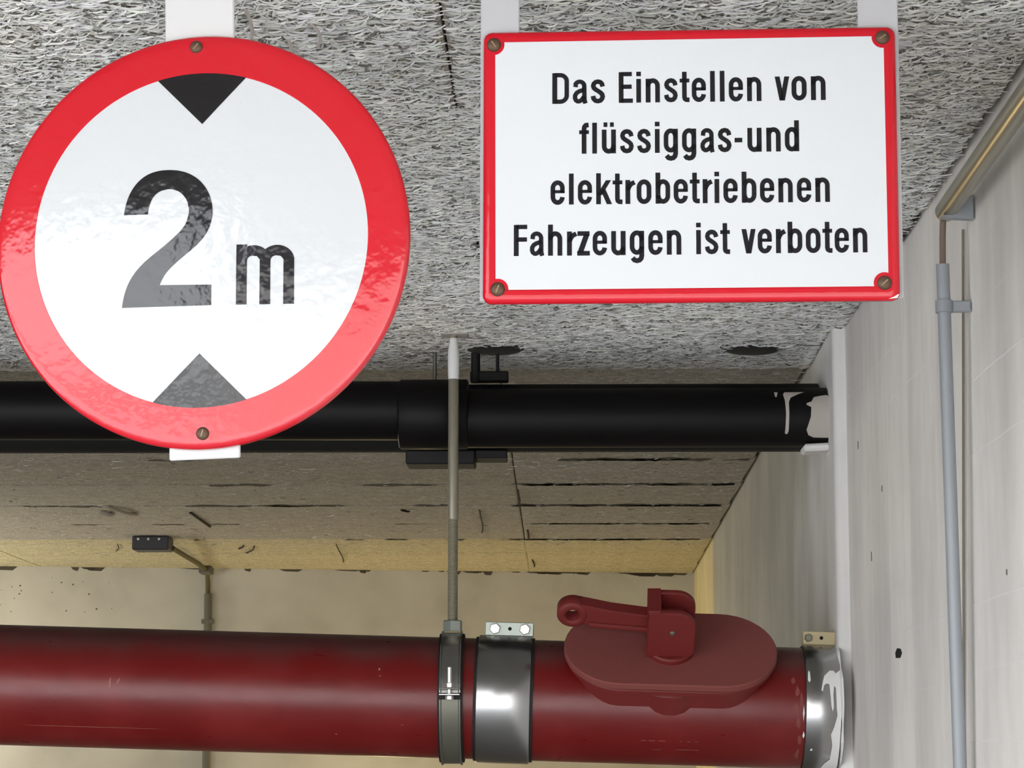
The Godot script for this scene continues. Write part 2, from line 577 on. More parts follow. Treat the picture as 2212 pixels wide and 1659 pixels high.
func build_setting() -> void:
	slab("floor", Vector3(-40, -0.2, -12.0), Vector3(40, 0, 40), M.asphalt, "pale concrete paving in front of the car park", "floor")
	slab("driveway", Vector3(-4.5, 0, -11.9), Vector3(6, 0.012, 0.8), M.tarmac, "dark tarmac driveway under the ceiling", "floor")
	slab("wall_left", Vector3(-4.75, 0, -12), Vector3(-4.5, CEIL + 0.05, MOUTH - 0.25), M.concrete, "concrete wall on the far side of the car park entrance", "wall")
	slab("wall_front", Vector3(-5, CEIL + 0.24, MOUTH - 0.25), Vector3(6, 4.7, MOUTH), M.render, "rendered house front above the car park entrance", "wall")
	slab("wall_opposite", Vector3(-4.0, 0, 9.0), Vector3(16, 4.2, 9.6), M.pale_render, "grey rendered wall of the house across the driveway", "wall")
	var rf := put("roof_opposite", box_mesh(Vector3(20.6, 0.25, 9.0), 0.01), M.roof, self, Transform3D(Basis(Vector3.RIGHT, deg_to_rad(-45)), Vector3(6.0, 7.1, 12.0)))
	tag(rf, "dark tiled roof of the house across the driveway", "roof", "", "structure")
	var b := MB.new()
	b.box(Vector3(9, CEIL + 0.05, 0.3), 0.004, Transform3D(Basis.IDENTITY, Vector3(0, 0, -0.15)))
	var back := put("wall_back", b.done(), M.wall_back, self, Transform3D(Basis(Vector3.UP, atan(0.154)), Vector3(-1.475, (CEIL + 0.05) / 2, -10.5535)))
	var specks := MB.new()
	for i in 26:
		var c := Vector3(rng.randf_range(-0.95, -0.25) - 0.1, rng.randf_range(1.06, 1.22), 0.0)
		var sr := rng.randf_range(0.0016, 0.0042)
		specks.lathe([Vector2(0, 0.0012), Vector2(sr, 0.0006), Vector2(sr, -0.001)], facing_z(c), 7)
	put("rust_specks", specks.done(), M.scuff, back).set_meta("kind", "stuff")
	var mould := MB.new()
	var top := (CEIL + 0.05) / 2 - 0.05
	for k in 34:
		var mx := rng.randf_range(0.9, 2.04) if k < 24 else rng.randf_range(-0.9, 0.9)
		var ml := rng.randf_range(0.03, 0.12)
		var mh := rng.randf_range(0.004, 0.017)
		mould.flat(Vector3(mx, top, 0.0012), Vector3(minf(mx + ml, 2.05), top, 0.0012), Vector3(minf(mx + ml * 0.8, 2.05), top - mh, 0.0012), Vector3(mx + ml * 0.25, top - mh * rng.randf_range(0.5, 1.0), 0.0012), Vector3.BACK)
	put("mould_line", mould.done(), M.grime, back).set_meta("kind", "stuff")
	tag(back, "pale concrete back wall behind the red pipe", "wall", "", "structure")
	# right-hand wall: two pours, the farther one turned a hair outwards
	var w := thing("wall_right", "whitewashed board-marked concrete wall beside the pipe ends", "wall", Vector3(0.5687, 0, 0), "", "structure")
	w.rotation.y = 0.008
	put("wall_section", wall_panel(MOUTH, -4.72, M.wall_near), M.wall_near, w)
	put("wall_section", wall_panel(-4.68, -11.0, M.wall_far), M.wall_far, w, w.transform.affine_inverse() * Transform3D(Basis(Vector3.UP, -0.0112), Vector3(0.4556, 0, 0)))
	# thin fins of mortar left by the formwork boards
	for e in [[2.42, -2.6, -3.34], [2.412, -3.95, -4.65], [2.335, -2.4, -3.36], [2.245, -2.5, -3.3], [2.15, -2.3, -3.36], [1.955, -2.3, -3.98], [1.87, -2.4, -3.3], [1.779, -2.3, -3.4], [2.33, -3.6, -4.4], [1.86, -3.5, -4.5]]:
		var f := MB.new()
		var path := []
		var steps := 14
		for i in steps + 1:
			var z: float = lerpf(e[1], e[2], float(i) / steps)
			path.append(Vector3(0.0005, e[0] + rng.randf_range(-0.0012, 0.0012), z))
		f.tube(path, rng.randf_range(0.0006, 0.0012), 6)
		put("mortar_fin", f.done(), M.fin, w)
	var hole := MB.new()
	hole.prism(PackedVector2Array([Vector2(-0.012, -0.010), Vector2(0.004, -0.012), Vector2(0.011, -0.002), Vector2(0.006, 0.008), Vector2(-0.006, 0.011), Vector2(-0.014, 0.002)]), 0.0, 0.002, 0.0008, Transform3D(Basis(Vector3(0, 0, 2.6), Vector3(0, 0.7, 0), Vector3(-1, 0, 0)), Vector3(0, 1.923, -4.04)))
	put("spalled_hole", hole.done(), M.hole, w)
	for e in [[2.23, -3.55, 0.012], [2.10, -4.35, 0.016], [2.02, -2.75, 0.012], [1.98, -3.1, 0.007], [2.31, -4.5, 0.014], [2.2, -4.2, 0.010], [1.84, -2.7, 0.010], [2.28, -2.75, 0.012]]:
		var c := MB.new()
		c.box(Vector3(0.0016, e[2], 0.006), 0.0004, Transform3D(Basis(Vector3.RIGHT, rng.randf_range(-0.3, 0.3)), Vector3(0, e[0], e[1])))
		put("scuff_mark", c.done(), M.scuff, w)

func build_ceiling() -> void:
	var ceil := thing("ceiling", "ceiling of whitewashed wood-wool boards butted edge to edge", "ceiling", Vector3.ZERO, "", "structure")
	put("slab", box_mesh(Vector3(5.6, 0.2, 9.8), 0.004), M.slab, ceil, Transform3D(Basis.IDENTITY, Vector3(-2.0, CEIL + 0.035 + 0.1, MOUTH - 4.9)))
	var cols := [[-4.5, -2.13], [-2.127, -0.1275], [-0.1225, WALL]]
	var row := 0
	var z := -1.86
	var lo := MOUTH
	while lo > -11.1:
		var hi := z + 0.0
		for c in cols:
			var d: float = lo - hi - 0.005
			var x0: float = c[0] + (rng.randf_range(-0.002, 0.002) if row < 30 else 0.0)
			var w: float = c[1] - x0
			if c[0] == -2.127 and hi < -5.0: w += 0.0035
			if c[1] == WALL: w = minf(wall_x(lo), wall_x(hi)) - 0.004 - x0
			var m: Material = M.board if rng.randf() < 0.6 else M.board_warm
			if hi < -9.7: m = M.board_lamp_tint  # innermost boards carry the warm lamp light as a yellow tint in their colour
			var tilt := Basis(Vector3.RIGHT, rng.randf_range(-0.002, 0.002)) * Basis(Vector3.BACK, rng.randf_range(-0.0006, 0.0006))
			put("ceiling_board", box_mesh(Vector3(w, 0.035, d), 0.003), m, ceil, Transform3D(tilt, Vector3(x0 + w / 2, CEIL + 0.0175 + rng.randf_range(-0.0008, 0.0012), (lo + hi) / 2)))
		lo = hi
		z -= 0.61
		row += 1
	# loose strands of wood wool standing out of the boards' faces
	var blot := FastNoiseLite.new()
	blot.seed = 12
	blot.frequency = 0.02
	for v in 3:
		var strand := MB.new()
		var bend: float = [0.25, 0.6, 1.1][v]
		var n := 5
		var L := 0.018
		var prev := []
		for i in n + 1:
			var t := float(i) / n - 0.5
			var a := t * bend
			var p := Vector3(t * L, -0.0012 * (1.0 - 3.0 * t * t), sin(a) * L * 0.35 * bend)
			var wd := 0.0012 * (1.0 - pow(absf(t) * 2.0, 4.0) * 0.6)
			var q := [p + Vector3(0, 0, -wd), p + Vector3(0, -0.0008, 0), p + Vector3(0, 0, wd)]
			if i > 0:
				for k in 2:
					var nn := Vector3(0, -1, -0.7 if k == 0 else 0.7).normalized()
					strand.flat(prev[k], q[k], q[k + 1], prev[k + 1], nn)
			prev = q
		var mm := MultiMesh.new()
		mm.transform_format = MultiMesh.TRANSFORM_3D
		mm.use_colors = true
		mm.mesh = strand.done()
		var spots := []
		for i in 48000:
			var far := i >= 47000
			var px := rng.randf_range(-1.25, WALL - 0.01) if not far else rng.randf_range(-2.4, WALL - 0.01)
			var pz := rng.randf_range(-5.15, -2.35) if not far else rng.randf_range(-9.5, -5.15)
			if absf(px + 0.125) < (0.007 if pz > -3.05 else 0.003) and (pz > -3.05 or absf(pz + 4.0) < 0.3): continue
			spots.append(Vector3(minf(px, wall_x(pz) - 0.012), CEIL - rng.randf_range(-0.001, 0.0035), pz))
		mm.instance_count = spots.size()
		for i in spots.size():
			var yaw := rng.randfn(0.0, 0.75) + (PI if rng.randf() < 0.5 else 0.0)
			var s := rng.randf_range(0.4, 1.35) * (2.2 if rng.randf() < 0.04 else 1.0)
			var bs := Basis(Vector3.UP, yaw) * Basis(Vector3.BACK, rng.randfn(0.0, 0.03)) * Basis(Vector3.RIGHT, rng.randfn(0.0, 0.22))
			mm.set_instance_transform(i, Transform3D(bs.scaled_local(Vector3(s, rng.randf_range(0.8, 2.0), rng.randf_range(0.6, 1.5))), spots[i]))
			var g := clampf(rng.randfn(0.72, 0.085), 0.35, 0.92)
			g *= 1.0 + 0.28 * blot.get_noise_2d(spots[i].x * 100.0, spots[i].z * 60.0)
			var warm := clampf(blot.get_noise_2d(spots[i].x * 70.0 + 500.0, spots[i].z * 40.0), 0.0, 1.0) * 0.16
			if rng.randf() < 0.05: g = rng.randf_range(0.10, 0.25)
			mm.set_instance_color(i, Color(g * rng.randf_range(0.95, 1.0), g * rng.randf_range(0.95, 1.0) * (1.0 - warm * 0.5), g * rng.randf_range(0.88, 0.99) * (1.0 - warm)))
		var o := MultiMeshInstance3D.new()
		o.name = "wood_wool_strands"
		o.multimesh = mm
		o.material_override = M.fibre
		o.set_meta("kind", "stuff")
		ceil.add_child(o, true)
	# dark round patches where old anchors were cut out
	for c in [Vector3(-0.122, CEIL, -4.905), Vector3(0.38, CEIL, -4.915)]:
		var d := MB.new()
		d.lathe([Vector2(0.0, -0.007), Vector2(0.046, -0.007), Vector2(0.056, -0.004), Vector2(0.057, 0.004)], Transform3D(Basis.IDENTITY, c), 28)
		put("anchor_patch", d.done(), M.stain, ceil)
	# dirt that has gathered in broken lines along the joints farther in
	for e in [[-7.36, 20, 0.42], [-7.97, 26, 0.45], [-8.58, 18, 0.45], [-9.19, 30, 0.5], [-6.75, 12, 0.4]]:
		var g := MB.new()
		for k in e[1]:
			var x := rng.randf_range(-2.3, 0.5) if rng.randf() < 0.28 else rng.randf_range(-0.2, 0.5)
			var ln := rng.randf_range(0.03, 0.22)
			var up := PackedVector2Array()
			var dn := PackedVector2Array()
			for i in 6:
				var px := minf(x + ln * i / 5.0, 0.51)
				var hw := (0.004 + rng.randf() * 0.022) * (0.3 if i == 0 or i == 5 else 1.0)
				var mz: float = e[0] + rng.randf_range(-0.015, 0.015)
				up.append(Vector2(px, mz + hw)); dn.append(Vector2(px, mz - hw))
			for i in 5:
				if up[i + 1].x - up[i].x < 0.001: continue
				var yy := CEIL - 0.0016
				g.flat(Vector3(up[i].x, yy, up[i].y), Vector3(up[i + 1].x, yy, up[i + 1].y), Vector3(dn[i + 1].x, yy, dn[i + 1].y), Vector3(dn[i].x, yy, dn[i].y), Vector3.DOWN)
		put("joint_grime", g.done(), M.grime, ceil).set_meta("kind", "stuff")
	# broken board edge beside the wall
	var chip := MB.new()
	var fan := PackedVector2Array([Vector2(wall_x(-3.70) - 0.005, -3.70), Vector2(wall_x(-3.70) - 0.022, -3.705), Vector2(wall_x(-3.78) - 0.018, -3.78), Vector2(wall_x(-3.86) - 0.020, -3.86), Vector2(wall_x(-3.95) - 0.012, -3.95), Vector2(wall_x(-4.05) - 0.005, -4.05)])
	chip.prism(fan, -0.002, 0.0025, 0.001, Transform3D(Basis(Vector3.RIGHT, Vector3(0, 0, 1), Vector3(0, -1, 0)), Vector3(0, CEIL, 0)))
	put("broken_edge", chip.done(), M.hole, ceil)
	# splinters and hanging fibres
	for e in [[-1.185, -8.15, -1.19, -8.65, 0.009], [-1.2, -9.75, -1.134, -9.45, 0.005], [-1.203, -9.55, -1.17, -9.42, 0.006], [-0.82, -9.35, -0.864, -10.2, 0.004], [-1.686, -9.66, -1.63, -9.37, 0.004], [-0.252, -8.1, -0.269, -8.9, 0.004], [-0.50, -8.08, -0.48, -8.12, 0.010], [-0.120, -7.5, -0.127, -7.93, 0.005], [-0.107, -8.8, -0.110, -9.18, 0.006], [-0.104, -10.1, -0.100, -10.45, 0.006]]:
		var s := MB.new()
		var p0 := Vector3(e[0], CEIL - 0.002, e[1])
		var p1 := Vector3(e[2], CEIL - 0.002, e[3])
		var curve := []
		for i in 7:
			var t := i / 6.0
			curve.append(p0.lerp(p1, t) + Vector3(0.010 * t, -0.004, 0) * sin(PI * t) * (1.0 if e[4] < 0.006 else 0.4))
		s.tube(curve, e[4] * 0.5, 6)
		put("splinter", s.done(), M.dark_fibre, ceil)
	for e in [[-1.42, -7.95, -1.36, -8.20, 0.012], [-1.47, -8.1, -1.43, -8.16, 0.016], [-0.30, -2.75, -0.318, -2.86, 0.005], [-0.335, -2.62, -0.345, -2.80, 0.004], [-0.42, -2.63, -0.405, -2.75, 0.004], [-0.27, -2.68, -0.262, -2.78, 0.0035]]:
		var s := MB.new()
		var p0 := Vector3(e[0], CEIL - 0.004, e[1])
		var p1 := Vector3(e[2], CEIL - 0.004, e[3])
		var curve := []
		for i in 9:
			var t := i / 8.0
			curve.append(p0.lerp(p1, t) + Vector3(0.006 * sin(TAU * t * 0.8), -0.006 * sin(PI * t), 0))
		s.tube(curve, e[4] * 0.5, 6)
		put("loose_fibre", s.done(), M.plaster_dull, ceil)

func build_lamps() -> void:
	for e in [[Vector3(-2.75, 2.10, -8.4), "added strip lamp out of view on the left, nearer the entrance"], [Vector3(-2.9, 2.10, -9.75), "added strip lamp out of view on the left, nearer the back wall"]]:  # two strip lamps added out of view to lift the dim interior
		var o := thing("added_strip_lamp", e[1], "lamp", e[0], "strip lamps added out of view to light the interior")
		put("housing", box_mesh(Vector3(0.12, 0.07, 1.25), 0.006), M.lamp_body, o, Transform3D(Basis.IDENTITY, Vector3(0, 0.045, 0)))
		for rz in [-0.45, 0.45]:
			var hr := MB.new()
			hr.tube([Vector3(0, 0.078, rz), Vector3(0, CEIL - 2.10, rz)], 0.005, 8)
			put("suspension_rod", hr.done(), M.lamp_body, o)
		var t := MB.new()
		t.tube([Vector3(0, -0.01, -0.58), Vector3(0, -0.01, 0.58)], 0.018, 12)
		put("fluorescent_tube", t.done(), M.tube, o)
		var l := OmniLight3D.new()
		l.name = "tube_light"
		l.light_color = Color(1.0, 0.97, 0.89)
		l.light_energy = 0.17
		l.light_size = 0.15
		l.omni_range = 20.0
		l.omni_attenuation = 2.0
		l.shadow_enabled = true
		l.position = Vector3(0, -0.2, 0)
		o.add_child(l)

	# a round bulkhead lamp low on the back wall, below the picture: it warms the last ceiling boards
	var w := thing("wall_lamp", "round bulkhead lamp low on the back wall", "lamp", Vector3(-0.75, 1.15, -10.67))
	w.rotation.y = atan(0.154)
	var b := MB.new()
	b.lathe([Vector2(0, 0.05), Vector2(0.10, 0.05), Vector2(0.125, 0.035), Vector2(0.125, 0.0), Vector2(0, 0.0)], facing_z(Vector3.ZERO), 32)
	put("housing", b.done(), M.lamp_body, w)
	var g := MB.new()
	g.lathe([Vector2(0, 0.11), Vector2(0.05, 0.10), Vector2(0.09, 0.07), Vector2(0.098, 0.051)], facing_z(Vector3.ZERO), 32)
	put("glass_globe", g.done(), M.tube, w)
	var wl := OmniLight3D.new()
	wl.name = "bulkhead_light"
	wl.light_color = Color(1.0, 0.89, 0.66)
	wl.light_energy = 0.11
	wl.light_size = 0.1
	wl.omni_range = 20.0
	wl.omni_attenuation = 2.0
	wl.shadow_enabled = true
	wl.position = Vector3(0, 0, 0.25)
	w.add_child(wl)

# ------------------------------------------------------------------ pipes
func pipe_mesh(r: float, x0: float, x1: float, segs := 64) -> ArrayMesh:
	var b := MB.new()
	b.lathe([Vector2(0, x1), Vector2(r, x1), Vector2(r, x0), Vector2(0, x0)], along_x(Vector3.ZERO), segs)
	return b.done()

func on_pipe(r: float) -> Callable:     # (x along the pipe, angle from the front, upwards) -> point and normal
	return func(q: Vector2) -> Array:
		var n := Vector3(0, sin(q.y), cos(q.y))
		return [Vector3(q.x, 0, 0) + n * r, n]

func build_black_pipes() -> void:
	var front := thing("black_drain_pipe", "black plastic drain pipe in front, with a wide coupling sleeve and white paint runs", "pipe", Vector3(0, 2.4003, -4.80))
	put("pipe_length", pipe_mesh(0.0565, -0.20, 0.507), M.black_pipe, front)
	put("pipe_length", pipe_mesh(0.0565, -4.5, -0.24), M.black_pipe, front, Transform3D(Basis(Vector3.BACK, -0.003), Vector3(0, 0.014, 0)))
	var s := MB.new()
	s.lathe([Vector2(0.05, -0.1710), Vector2(0.063, -0.1710), Vector2(0.0667, -0.1745), Vector2(0.0667, -0.299), Vector2(0.063, -0.3025), Vector2(0.05, -0.3025)], along_x(Vector3(0, 0.0075, 0)), 56)
	put("coupling_sleeve", s.done(), M.black_pipe, front)
	# white paint that ran down near the wall
	var run := MB.new()
	var sh := on_pipe(0.0573)
	run.conform(PackedVector2Array([Vector2(0.4262, 0.85), Vector2(0.4235, 0.72), Vector2(0.4262, 0.45), Vector2(0.4275, 0.0), Vector2(0.4262, -0.55), Vector2(0.4255, -0.66), Vector2(0.4272, -0.71), Vector2(0.4305, -0.70), Vector2(0.4325, -0.60), Vector2(0.4335, 0.0), Vector2(0.4335, 0.40), Vector2(0.4375, 0.58), Vector2(0.4500, 0.72), Vector2(0.4640, 0.86)]), Vector2(0.02, 0.12), sh)
	put("paint_run", run.done(), M.plaster_dull, front)
	var patch := MB.new()
	patch.conform(PackedVector2Array([Vector2(0.535, 0.55), Vector2(0.520, 0.50), Vector2(0.516, 0.62), Vector2(0.504, 0.70), Vector2(0.494, 0.66), Vector2(0.481, 0.60), Vector2(0.476, 0.42), Vector2(0.467, 0.36), Vector2(0.466, 0.30), Vector2(0.475, 0.22), Vector2(0.474, -0.1), Vector2(0.466, -0.55), Vector2(0.470, -0.75), Vector2(0.480, -0.85), Vector2(0.535, -0.88)]), Vector2(0.02, 0.12), sh)
	put("plaster_patch", patch.done(), M.plaster_dull, front)
	var drip := MB.new()
	drip.conform(PackedVector2Array([Vector2(0.407, 0.86), Vector2(0.414, 0.84), Vector2(0.411, 0.6), Vector2(0.408, 0.62)]), Vector2(0.02, 0.12), sh)
	put("paint_run", drip.done(), M.plaster_dull, front)
	# the second pipe runs behind and a little lower
	var rear := thing("black_drain_pipe", "second black drain pipe, partly hidden behind the first, under the ceiling", "pipe", Vector3(0, 2.4225, -4.965))
	put("pipe_length", pipe_mesh(0.067, -4.5, 0.508), M.black_rough, rear)
	var h := thing("pipe_hanger", "dark saddle hanger with thin rods carrying the rear black pipe", "hanger", Vector3(-0.23, 2.4225, -4.965))
	put("saddle", box_mesh(Vector3(0.135, 0.028, 0.09), 0.003), M.black_rough, h, Transform3D(Basis.IDENTITY, Vector3(0.0, -0.0815, 0)))
	put("saddle_lip", box_mesh(Vector3(0.062, 0.016, 0.08), 0.002), M.black_rough, h, Transform3D(Basis.IDENTITY, Vector3(0.0985, -0.0755, 0)))
	for e in [[-0.012, 0.004, M.zinc_dull], [0.068, 0.009, M.black_rough], [0.111, 0.0035, M.black_rough]]:
		var t := MB.new()
		t.tube([Vector3(e[0], 0.0665, 0.03), Vector3(e[0], CEIL - 2.4225 + 0.004, 0.03)], e[1], 10)
		put("rod", t.done(), e[2], h)
	put("strap", box_mesh(Vector3(0.075, 0.02, 0.03), 0.002), M.black_rough, h, Transform3D(Basis.IDENTITY, Vector3(0.095, 0.079, 0.02)))

func red_y(x: float) -> float:
	return 1.8949 - 0.0295 * (x + 1.0365)

const SLOPE := -0.0295

func build_red_pipe() -> void:
	var o := thing("red_drain_pipe", "long dark red cast iron drain pipe crossing below the signs", "pipe", Vector3(-0.101, red_y(-0.101), RED_Z))
	o.rotation.z = SLOPE
	put("pipe_length", pipe_mesh(0.1105, -4.4, -0.002), M.red, o)
	var sh := on_pipe(0.111)
	# chalky scrapes and rub marks
	for e in [[-0.982, 0.62, 0.022, 0.13, 0.5], [-0.990, 0.74, 0.060, 0.016, 0.0], [-0.71, 0.06, 0.004, 0.18, 0.0], [-0.695, 0.09, 0.004, 0.1, 0.4], [-0.94, 0.0, 0.010, 0.03, 0.0], [-0.225, 0.42, 0.004, 0.06, 0.2], [-0.223, 0.30, 0.004, 0.03, 0.0], [-0.30, -0.72, 0.005, 0.02, 0.0], [-0.18, -0.5, 0.005, 0.02, 0.0], [-0.75, -0.72, 0.30, 0.010, 0.0]]:
		var b := MB.new()
		var p := PackedVector2Array()
		for k in 9:
			var a := TAU * k / 9.0
			var q := Vector2(cos(a) * e[2] * 0.5, sin(a) * e[3] * 0.5) * rng.randf_range(0.65, 1.1)
			p.append(Vector2(e[0] + q.x + q.y * e[4] * 0.1, e[1] + q.y))
		b.conform(p, Vector2(0.05, 0.06), sh)
		put("scrape_mark", b.done(), M.scrape if M.has("scrape") else scrape(), o)

func scrape() -> Material:
	M.scrape = std(Color(0.62, 0.42, 0.38), 0.7)
	return M.scrape

func build_cleanout() -> void:
	var o := thing("cleanout_fitting", "red cast iron cleanout fitting with an oval lid clamped by a lever", "pipe fitting", Vector3(0.1990, red_y(0.1990), RED_Z))
	o.rotation.z = SLOPE
	put("body", pipe_mesh(0.1105, -0.297, 0.30), M.red, o)
	var al := deg_to_rad(47.0)
	# prism space: x along the pipe, y up the lid, z out of the lid
	var xf := Transform3D(Basis(Vector3.RIGHT, Vector3(0, cos(al), -sin(al)), Vector3(0, sin(al), cos(al))), Vector3.ZERO)
	var nk := MB.new()
	nk.prism(stadium(0.180, 0.086), 0.02, 0.111, 0.002, xf)
	put("neck", nk.done(), M.red_cast, o)
	var lug := MB.new()
	lug.prism(PackedVector2Array([Vector2(-0.052, -0.05), Vector2(-0.050, -0.080), Vector2(-0.038, -0.0855), Vector2(-0.026, -0.0915), Vector2(-0.010, -0.0945), Vector2(0.010, -0.0945), Vector2(0.026, -0.0915), Vector2(0.038, -0.0855), Vector2(0.050, -0.080), Vector2(0.052, -0.05)]), 0.0, 0.102, 0.004, xf)
	put("lug", lug.done(), M.red_cast, o)
	var fl := MB.new()
	fl.prism(stadium(0.187, 0.1005), 0.109, 0.119, 0.002, xf)
	put("flange", fl.done(), M.red_cast, o)
	var gk := MB.new()
	gk.prism(stadium(0.183, 0.0965), 0.118, 0.124, 0.0, xf)
	put("gasket", gk.done(), M.gasket, o)
	var lid := MB.new()
	lid.prism(stadium(0.1925, 0.102), 0.123, 0.135, 0.0022, xf)
	var L := put("lid", lid.done(), M.red_dusty, o)
	var boss := MB.new()
	boss.prism(circle(Vector2(-0.001, -0.004), 0.044, 32), 0.134, 0.146, 0.003, xf)
	put("boss", boss.done(), M.red_cast, L)
	# yoke: two cheeks joined by a bridge; prism space turned so that x = along, y = out of the lid, z = down the lid
	var side := Transform3D(Basis(Vector3.RIGHT, Vector3(0, sin(al), cos(al)), Vector3(0, -cos(al), sin(al))), Vector3.ZERO)
	var cheek := PackedVector2Array([Vector2(-0.045, 0.140), Vector2(-0.045, 0.243)])
	for i in 9:
		var a := PI / 2 - (PI / 2) * i / 8.0
		cheek.append(Vector2(0.008 + cos(a) * 0.034, 0.209 + sin(a) * 0.034))
	for i in 7:
		var a := -(PI / 2) * i / 6.0
		cheek.append(Vector2(0.022 + cos(a) * 0.020, 0.160 + sin(a) * 0.020))
	var yk := MB.new()
	yk.prism(cheek, 0.024, 0.035, 0.0025, side)
	yk.prism(cheek, -0.033, -0.023, 0.0025, side)
	yk.prism(PackedVector2Array([Vector2(-0.0455, 0.222), Vector2(-0.0455, 0.246), Vector2(-0.022, 0.247), Vector2(-0.020, 0.225)]), -0.032, 0.034, 0.002, side)
	var Y := put("yoke", yk.done(), M.red_cast, o)
	var pin := MB.new()
	pin.lathe([Vector2(0, 0.0375), Vector2(0.0035, 0.0375), Vector2(0.005, 0.036), Vector2(0.005, 0.03)], Transform3D(side.basis * Basis(Vector3(1, 0, 0), Vector3(0, 0, 1), Vector3(0, -1, 0)), side * Vector3(0.0, 0.199, 0)), 16)
	put("pin", pin.done(), M.zinc_dull, Y)
	# lever with a round eye
	var lv := MB.new()
	lv.prism(PackedVector2Array([Vector2(-0.165, 0.196), Vector2(-0.10, 0.190), Vector2(0.02, 0.182), Vector2(0.02, 0.216), Vector2(-0.05, 0.219), Vector2(-0.11, 0.227), Vector2(-0.168, 0.240)]), -0.013, 0.013, 0.002, side)
	lv.prism(PackedVector2Array([Vector2(-0.15, 0.192), Vector2(0.01, 0.180), Vector2(0.01, 0.190), Vector2(-0.15, 0.202)]), -0.019, 0.019, 0.003, side)
	var eye := Transform3D(side.basis * Basis(Vector3(1, 0, 0), Vector3(0, 0, 1), Vector3(0, -1, 0)), side * Vector3(-0.179, 0.2155, 0))
	lv.lathe([Vector2(0.0125, -0.014), Vector2(0.0125, 0.013), Vector2(0.0145, 0.015), Vector2(0.024, 0.015), Vector2(0.028, 0.011), Vector2(0.028, -0.011), Vector2(0.024, -0.015), Vector2(0.0145, -0.015), Vector2(0.0125, -0.014)], eye, 36)
	put("lever", lv.done(), M.red_cast, o)
	# worn stencil dashes and a scraped end beside the wall coupling
	var sh := on_pipe(0.111)
	for e in [[-0.045, -0.66, 0.010], [-0.03, -0.66, 0.012], [-0.012, -0.66, 0.014], [0.022, -0.66, 0.006], [0.036, -0.66, 0.007], [0.05, -0.66, 0.006], [-0.02, -0.85, 0.016], [0.035, -0.84, 0.04]]:
		var b := MB.new()
		b.conform(PackedVector2Array([Vector2(e[0] - e[2] / 2, e[1] - 0.012), Vector2(e[0] + e[2] / 2, e[1] - 0.010), Vector2(e[0] + e[2] / 2 - 0.001, e[1] + 0.010), Vector2(e[0] - e[2] / 2 + 0.001, e[1] + 0.012)]), Vector2(0.05, 0.05), sh)
		put("worn_print", b.done(), M.scrape_dull if M.has("scrape_dull") else scrape_dull(), o)
	for e in [[0.229, 0.25, 0.018, 0.2], [0.226, 0.0, 0.020, 0.12], [0.231, -0.25, 0.016, 0.2], [0.235, -0.55, 0.014, 0.2], [0.232, -0.85, 0.016, 0.2], [0.222, 0.42, 0.02, 0.1], [0.236, 0.1, 0.01, 0.25]]:
		var b := MB.new()
		var p := PackedVector2Array()
		for k in 10:
			var a := TAU * k / 10.0
			var rr := rng.randf_range(0.5, 1.1)
			p.append(Vector2(e[0] + cos(a) * e[2] * 0.28 * rr, e[1] + sin(a) * e[3] * 0.6 * rr))
		b.conform(p, Vector2(0.05, 0.06), sh)
		put("scrape_mark", b.done(), M.scrape_dull, o)

func scrape_dull() -> Material:
	M.scrape_dull = std(Color(0.50, 0.24, 0.22), 0.7)
	return M.scrape_dull

